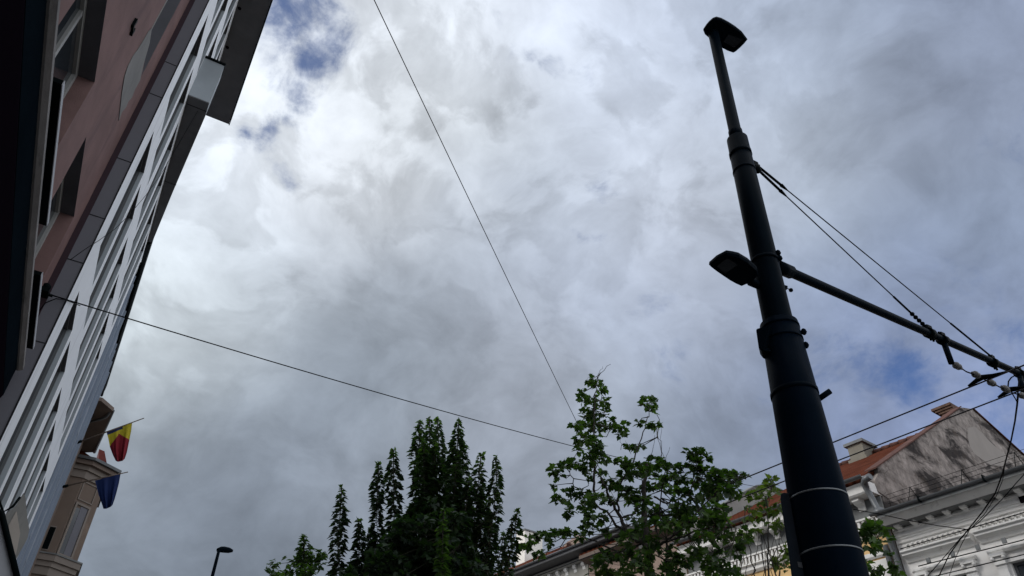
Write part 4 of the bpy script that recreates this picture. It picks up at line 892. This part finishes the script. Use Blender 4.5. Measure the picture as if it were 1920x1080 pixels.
class Tree:
    def __init__(s, name, label, r, trunk_px, leafmat, lsize, group=None):
        s.r = r; s.leafmat = leafmat; s.ls = lsize; s.wood = MB(); s.tw = MB(); s.lv = MB(); s.nodes = []
        top = onr(trunk_px[0], trunk_px[1], r); s.base = Vector((top.x, top.y, 0))
        s.t = thing(name, label, 'tree', s.base, group); s.trunk_top = top
    def limb(s, pts, r0, r1, dr=None, n=8, node=True):
        P = []; m_ = len(pts)
        for i, q_ in enumerate(pts):
            rr = s.r+(q_[2] if len(q_) > 2 else 0); P.append(onr(q_[0], q_[1], rr))
        Q = []
        for i in range(m_-1):
            for k in range(4):
                t_ = k/4; Q.append(P[i].lerp(P[i+1], t_)+rv(.012))
        Q.append(P[-1]); m2_ = len(Q)
        s.wood.tube(Q, [r0+(r1-r0)*i/(m2_-1) for i in range(m2_)], n)
        if node: s.nodes += Q
    def clump(s, cx, cy, rx, ry, n, dr=None, droop=.6):
        dr = random.uniform(-.6, .6) if dr is None else dr
        c_ = onr(cx, cy, s.r+dr); sc = depth(c_)/FPX
        # twig from nearest wood
        q_ = nearest(s.nodes, c_); mid = q_.lerp(c_, .5)+rv(.04)+Vector((0, 0, -.04)); s.tw.tube([q_, mid, c_], [.009, .006, .004], 5)
        R3 = Matrix((_X, _L, _Z)); ax_r = ray(cx, cy); side = Vector((ax_r.y, -ax_r.x, 0)).normalized(); upv = side.cross(ax_r).normalized()
        if upv.z < 0: upv = -upv
        for k in range(max(3, n//5)):
            a_ = rv(.5); end = c_+side*a_.x*rx*sc+upv*a_.y*ry*sc+ax_r*a_.z*min(rx, ry)*sc*1.3
            s.tw.tube([c_, c_.lerp(end, .6)+rv(.015), end], [.004, .003, .002], 4)
        for k in range(n):
            while True:
                a_ = Vector((random.uniform(-1, 1), random.uniform(-1, 1), random.uniform(-1, 1)))
                if a_.length < 1: break
            p = c_+side*a_.x*rx*sc+upv*a_.y*ry*sc+ax_r*a_.z*min(rx, ry)*sc*1.3
            nrm = Vector((0, 0, 1))+rv(.55); out = (p-c_).normalized()*.8+Vector((0, 0, -droop))+rv(.5)
            leaf(s.lv, p, s.ls*random.uniform(.6, 1.2), nrm, out)
    def shoot(s, pts, wpx, n, dr=None, taper=.45, bare=0):
        dr = random.uniform(-.4, .4) if dr is None else dr
        P = [onr(x, y, s.r+dr) for x, y in pts]; s.wood.tube(P, [.014-.010*i/(len(P)-1) for i in range(len(P))], 6); s.nodes += P
        L_ = [(P[i+1]-P[i]).length for i in range(len(P)-1)]; T = sum(L_)
        def at(t_):
            d_ = t_*T
            for i, l in enumerate(L_):
                if d_ <= l: return P[i].lerp(P[i+1], d_/l)
                d_ -= l
            return P[-1]
        # opposite pairs of drooping leaves on stalks, whorled up the shoot; P[0]=tip
        m_ = n//2; phase = random.uniform(0, 3)
        for k in range(m_):
            t_ = ((k+random.uniform(0, .6))/m_)**.95*(1-bare); p = at(t_); sc = depth(p)/FPX
            w_ = wpx*sc*(min(1, taper*.5+t_*2.4))*random.uniform(.35, .95)
            phase += math.pi/2+random.uniform(-.4, .4)
            for sgn in (0, math.pi):
                a_ = phase+sgn+random.uniform(-.3, .3); o_ = Vector((math.cos(a_), math.sin(a_), 0))
                stalk = p+o_*w_*.55+Vector((0, 0, w_*.12))
                if w_ > .07: s.tw.tube([p, stalk], .0025, 3, caps=False)
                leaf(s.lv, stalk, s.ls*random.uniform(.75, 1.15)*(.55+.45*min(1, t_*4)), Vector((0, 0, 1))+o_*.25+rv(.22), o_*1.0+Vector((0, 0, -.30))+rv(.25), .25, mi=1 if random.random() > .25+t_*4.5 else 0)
        for k in range(4):
            leaf(s.lv, P[0]+rv(.02), s.ls*.6, rv(.5)+Vector((0, 0, .6)), Vector((0, 0, 1))+rv(.4), mi=1)
    def finish(s, trunk_r, barkm='bark'):
        s.wood.tube([s.base, s.base.lerp(s.trunk_top, .5)+Vector((.05, .02, 0)), s.trunk_top], [trunk_r*1.4, trunk_r*1.1, trunk_r], 12)
        tr = s.wood.build('trunk', barkm, s.t, recalc=False)
        s.lv.add(s.tw.v, s.tw.f, True, 2)
        s.lv.build('crown', [s.leafmat, 'leaf', 'twig'], s.t, recalc=False)

# big maple in front of the houses
T1 = Tree('maple_tree', 'open maple with lobed leaves in the middle, wires running into its crown', 11.0, (1216, 1078), 'leaf', .100)
T1.limb([(1216, 1080), (1211, 1015), (1208, 950), (1207, 905), (1212, 870)], .055, .022)
T1.limb([(1210, 1020), (1190, 1010), (1174, 998), (1166, 975), (1156, 955), (1140, 925), (1130, 900), (1116, 880)], .040, .010, n=8)
T1.limb([(1172, 1000), (1150, 975, .2), (1125, 950, .3), (1100, 925, .4), (1075, 912, .5), (1068, 885, .6)], .022, .006)
T1.limb([(1116, 925, .1), (1113, 890, .1), (1112, 840), (1112, 790), (1116, 740), (1120, 705), (1145, 683)], .020, .003)
T1.limb([(1160, 965), (1158, 935, -.1), (1167, 905, -.2), (1190, 858, -.3), (1203, 820, -.3), (1215, 785, -.3), (1219, 755, -.3)], .018, .004)
T1.limb([(1166, 975), (1190, 960), (1200, 940), (1204, 900)], .014, .006)
T1.limb([(1120, 1015, .5), (1080, 1006, .6), (1050, 998, .7), (1015, 1003, .8), (990, 1008, .8)], .012, .004)
T1.limb([(1205, 1020, 0), (1160, 1035, .3), (1122, 1020, .5)], .016, .012)
T1.limb([(1122, 1020, .5), (1130, 1050, .5), (1142, 1085, .4)], .010, .012)
T1.limb([(1210, 1040, 0), (1240, 1020, -.2), (1258, 1010, -.3), (1290, 980, -.4), (1330, 935, -.5), (1365, 905, -.5), (1390, 888, -.5)], .024, .005)
T1.limb([(1225, 930, -.1), (1250, 945, -.2), (1290, 925, -.2), (1310, 880, -.2), (1297, 850, -.2)], .015, .004)
T1.limb([(1212, 1060, 0), (1225, 1030, .2), (1232, 980, .2), (1240, 920, .2), (1246, 880, .2), (1232, 820, .2)], .018, .003)
T1.limb([(1250, 1090, -.2), (1252, 1020, -.2), (1290, 1000, -.3), (1340, 985, -.5), (1380, 990, -.6)], .02, .006)
for pts in ([(1236, 885), (1240, 850), (1241, 796)], [(1252, 885), (1238, 830), (1230, 812)], [(1250, 890), (1246, 860), (1256, 838)], [(1218, 872), (1226, 840), (1228, 815)], [(1165, 842), (1163, 825)], [(1120, 712), (1122, 700), (1130, 687)]):
    T1.limb(pts, .005, .0025, n=4, node=False)
cl = [(1108, 712, 9, 8, 7), (1118, 722, 12, 10, 12), (1090, 733, 8, 6, 6), (1130, 730, 7, 7, 6), (1095, 750, 11, 9, 12), (1118, 750, 15, 12, 18), (1135, 755, 8, 9, 8), (1105, 775, 18, 12, 22), (1135, 772, 10, 10, 10), (1079, 800, 10, 8, 9), (1100, 800, 18, 12, 22), (1125, 800, 14, 14, 18), (1095, 825, 18, 12, 22), (1118, 830, 16, 14, 20), (1085, 843, 9, 8, 8), (1105, 855, 18, 13, 22), (1125, 858, 14, 10, 14), (1080, 868, 14, 9, 12), (1098, 875, 14, 9, 10),
 (1164, 800, 20, 11, 18), (1150, 792, 8, 8, 6), (1166, 815, 9, 6, 6), (1219, 752, 16, 12, 15), (1207, 757, 9, 7, 6), (1222, 770, 13, 8, 8), (1201, 792, 8, 5, 5), (1228, 796, 14, 7, 9), (1230, 803, 8, 5, 4), (1178, 835, 10, 10, 9), (1200, 838, 11, 7, 8), (1168, 868, 15, 13, 18), (1190, 880, 18, 16, 22), (1175, 890, 14, 10, 14), (1227, 866, 18, 11, 18), (1245, 872, 12, 10, 12), (1215, 885, 16, 12, 18),
 (1041, 880, 12, 10, 14), (1038, 910, 7, 7, 6), (1058, 868, 12, 8, 10), (1050, 890, 8, 7, 6), (1102, 895, 8, 7, 6), (1049, 937, 12, 9, 12), (1067, 922, 11, 9, 10), (1067, 957, 9, 14, 13), (1090, 925, 12, 10, 13), (1097, 943, 14, 12, 16), (1100, 966, 15, 15, 20), (1119, 936, 15, 12, 16), (1108, 990, 14, 12, 16), (1086, 1004, 10, 11, 12), (1137, 998, 7, 6, 6), (1130, 970, 9, 9, 8), (1137, 903, 12, 9, 12), (1152, 908, 13, 11, 14), (1130, 885, 10, 7, 7), (1147, 935, 10, 10, 9), (1170, 920, 14, 12, 16), (1185, 935, 14, 14, 18),
 (990, 1018, 10, 15, 15), (1008, 1006, 13, 9, 13), (1030, 1003, 12, 10, 14), (1049, 999, 11, 7, 9), (1012, 1038, 12, 9, 12), (1068, 999, 9, 6, 7), (1033, 1018, 7, 8, 6),
 (1272, 878, 13, 9, 12), (1295, 850, 10, 9, 10), (1299, 868, 15, 11, 17), (1310, 846, 7, 7, 6), (1323, 852, 9, 8, 8), (1326, 861, 10, 4, 4), (1306, 882, 14, 9, 14), (1329, 886, 12, 9, 12), (1344, 892, 13, 10, 14), (1358, 890, 14, 9, 15), (1368, 902, 17, 11, 20), (1383, 888, 11, 7, 9), (1396, 891, 8, 5, 5), (1365, 917, 20, 13, 24), (1377, 926, 13, 11, 14), (1337, 925, 14, 12, 18), (1345, 905, 12, 8, 10), (1255, 895, 12, 10, 12), (1280, 900, 14, 10, 15), (1310, 905, 14, 10, 15), (1240, 905, 12, 10, 14), (1215, 910, 14, 12, 16)]
for c in cl: T1.clump(c[0], c[1], c[2], c[3], int(c[4]*1.75), -.2 if 1262 < c[0] < 1335 and c[1] < 890 else None)
for k in range(92):
    x = random.uniform(1175, 1400); y = random.uniform(905, 1085)
    if y < 930 and x > 1340: continue
    if x > 1380 and y < 990: continue
    T1.clump(x, y, random.uniform(10, 19), random.uniform(8, 14), random.randint(12, 25), random.uniform(-1.0, 1.0))
for k in range(14): T1.clump(random.uniform(1110, 1180), random.uniform(1035, 1085), 14, 10, 14, random.uniform(-.5, .8))
T1.finish(.06)
# olive tree in front of the orange roof
T2 = Tree('young_maple', 'smaller olive green tree between the maple and the steel pole', 13.5, (1442, 1080), 'leafyel', .12)
T2.limb([(1442, 1085), (1440, 1030), (1440, 970), (1441, 930), (1447, 900), (1448, 893)], .016, .004)
T2.limb([(1420, 1085), (1408, 1050), (1400, 1000), (1395, 950)], .012, .004)
T2.limb([(1440, 1060), (1460, 1020), (1466, 980)], .008, .003)
T2.limb([(1456, 1085), (1442, 1040), (1430, 1000)], .012, .004)
for k in range(11):
    x0 = random.uniform(1385, 1470); T2.limb([(x0, 1085), (x0+random.uniform(-14, 14), 1030), (x0+random.uniform(-20, 20), 960)], .007, .002, n=5)
for c in [(1448, 901, 11, 8, 12), (1441, 914, 15, 9, 18), (1427, 922, 14, 10, 16), (1412, 930, 12, 10, 14), (1432, 938, 14, 10, 16), (1455, 925, 10, 9, 9), (1460, 945, 9, 12, 10), (1450, 960, 12, 12, 12), (1432, 965, 12, 12, 12), (1413, 955, 12, 12, 12), (1462, 990, 9, 14, 12), (1445, 990, 12, 10, 9), (1470, 1030, 9, 16, 14), (1475, 1060, 9, 16, 14), (1420, 990, 10, 10, 7), (1402, 1000, 10, 10, 8), (1460, 1060, 10, 14, 12), (1400, 970, 10, 10, 8)]: T2.clump(*c)
T2.finish(.03)
# leaves right of the pole
T3 = Tree('slender_tree', 'leafy branches reaching out at the right of the steel pole over the ochre wall', 12.5, (1600, 1085), 'leaf', .13)
T3.limb([(1600, 1085), (1605, 1040), (1625, 1005), (1650, 985)], .015, .004); T3.limb([(1655, 1085), (1670, 1060), (1677, 1030)], .008, .003)
for c in [(1612, 1000, 14, 13, 22), (1633, 990, 14, 11, 20), (1645, 1008, 13, 13, 20), (1630, 1020, 14, 11, 18), (1655, 992, 9, 9, 10), (1668, 1005, 5, 8, 5), (1675, 1050, 8, 16, 14), (1680, 1072, 8, 9, 8), (1640, 1070, 12, 9, 12), (1620, 1060, 10, 9, 8)]: T3.clump(*c)
T3.finish(.03)
# dark columnar-shooted tree
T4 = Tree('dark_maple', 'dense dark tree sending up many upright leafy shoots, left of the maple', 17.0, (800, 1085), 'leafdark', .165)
T4.limb([(800, 1120), (795, 1050), (790, 980)], .12, .06)
sh = [([(805, 786), (806, 850), (806, 930), (800, 1000)], 22, 150), ([(787, 791), (786, 850), (786, 930), (790, 1000)], 24, 160), ([(820, 787), (823, 850), (824, 930), (820, 1000)], 24, 160), ([(795, 830), (795, 900), (797, 980)], 26, 130), ([(815, 835), (815, 900), (812, 980)], 26, 130),
      ([(860, 790), (857, 850), (852, 920), (846, 1000)], 24, 170), ([(868, 830), (868, 880), (862, 950), (855, 1020)], 24, 130), ([(851, 845), (846, 910), (840, 980)], 24, 120),
      ([(902, 851), (898, 900), (886, 960), (875, 1040)], 20, 120), ([(930, 859), (931, 900), (926, 960), (912, 1060)], 19, 130), ([(738, 844), (738, 900), (739, 960), (742, 1010)], 20, 130),
      ([(710, 869), (708, 910), (706, 970), (710, 1040)], 15, 110), ([(673, 976), (674, 1010), (672, 1050), (668, 1090)], 15, 70), ([(694, 994), (696, 1020), (700, 1060)], 13, 50), ([(641, 915), (638, 960), (634, 1020), (630, 1100)], 19, 110),
      ([(970, 958), (964, 1000), (955, 1045), (945, 1095)], 17, 80), ([(915, 945), (906, 980), (890, 1030)], 15, 60), ([(945, 1000), (935, 1050), (925, 1090)], 15, 50), ([(905, 905), (893, 960), (880, 1020)], 20, 90), ([(880, 900), (872, 960), (862, 1020)], 20, 90), ([(925, 985), (915, 1030), (908, 1090)], 18, 70)]
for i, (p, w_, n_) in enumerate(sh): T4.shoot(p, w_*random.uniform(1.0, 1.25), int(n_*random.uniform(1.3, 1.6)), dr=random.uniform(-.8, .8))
def inside(x, y):
    top = [(560+70, 1085), (650, 1066), (680, 1048), (715, 1022), (735, 992), (762, 957), (800, 935), (850, 935), (880, 985), (893, 1030), (905, 1060), (930, 1085)]
    for i in range(len(top)-1):
        if top[i][0] <= x < top[i+1][0]:
            t_ = (x-top[i][0])/(top[i+1][0]-top[i][0]); return y > top[i][1]+(top[i+1][1]-top[i][1])*t_
    return False
c_ = 0
while c_ < 360:
    x = random.uniform(630, 935); y = random.uniform(935, 1130)
    if not inside(x, y-8): continue
    T4.clump(x, y, random.uniform(12, 20), random.uniform(9, 15), 20, random.uniform(-1.6, 1.6)); c_ += 1
T4.finish(.14)
# pale sprout in front of the dark tree
T5 = Tree('pale_sprout_tree', 'slim paler green sprout standing in front of the dense dark tree', 14.5, (830, 1080), 'leaf', .13)
T5.shoot([(832, 958), (830, 1000), (829, 1040), (828, 1085)], 15, 70, 0); T5.shoot([(831, 1030), (830, 1060), (832, 1090)], 18, 30, .1)
T5.finish(.02)
T6 = Tree('small_tree', 'small green treetop poking up at the bottom, between street lamp and dark tree', 18.0, (572, 1085), 'leaf', .165)
T6.limb([(572, 1100), (571, 1060), (570, 1010)], .03, .008)
T6.shoot([(570, 1006), (570, 1030), (571, 1060), (572, 1095)], 24, 90, 0)
for c in [(555, 1050, 20, 10, 18), (590, 1045, 18, 8, 16), (602, 1037, 11, 5, 9), (600, 1062, 10, 7, 9), (545, 1070, 16, 10, 16), (575, 1070, 24, 12, 30), (515, 1058, 13, 8, 12), (512, 1072, 14, 8, 12), (535, 1082, 14, 8, 12), (572, 1045, 14, 12, 16)]: T6.clump(*c)
T6.finish(.05)
for o in list(bpy.data.objects):
    if '_b' in o: del o['_b']
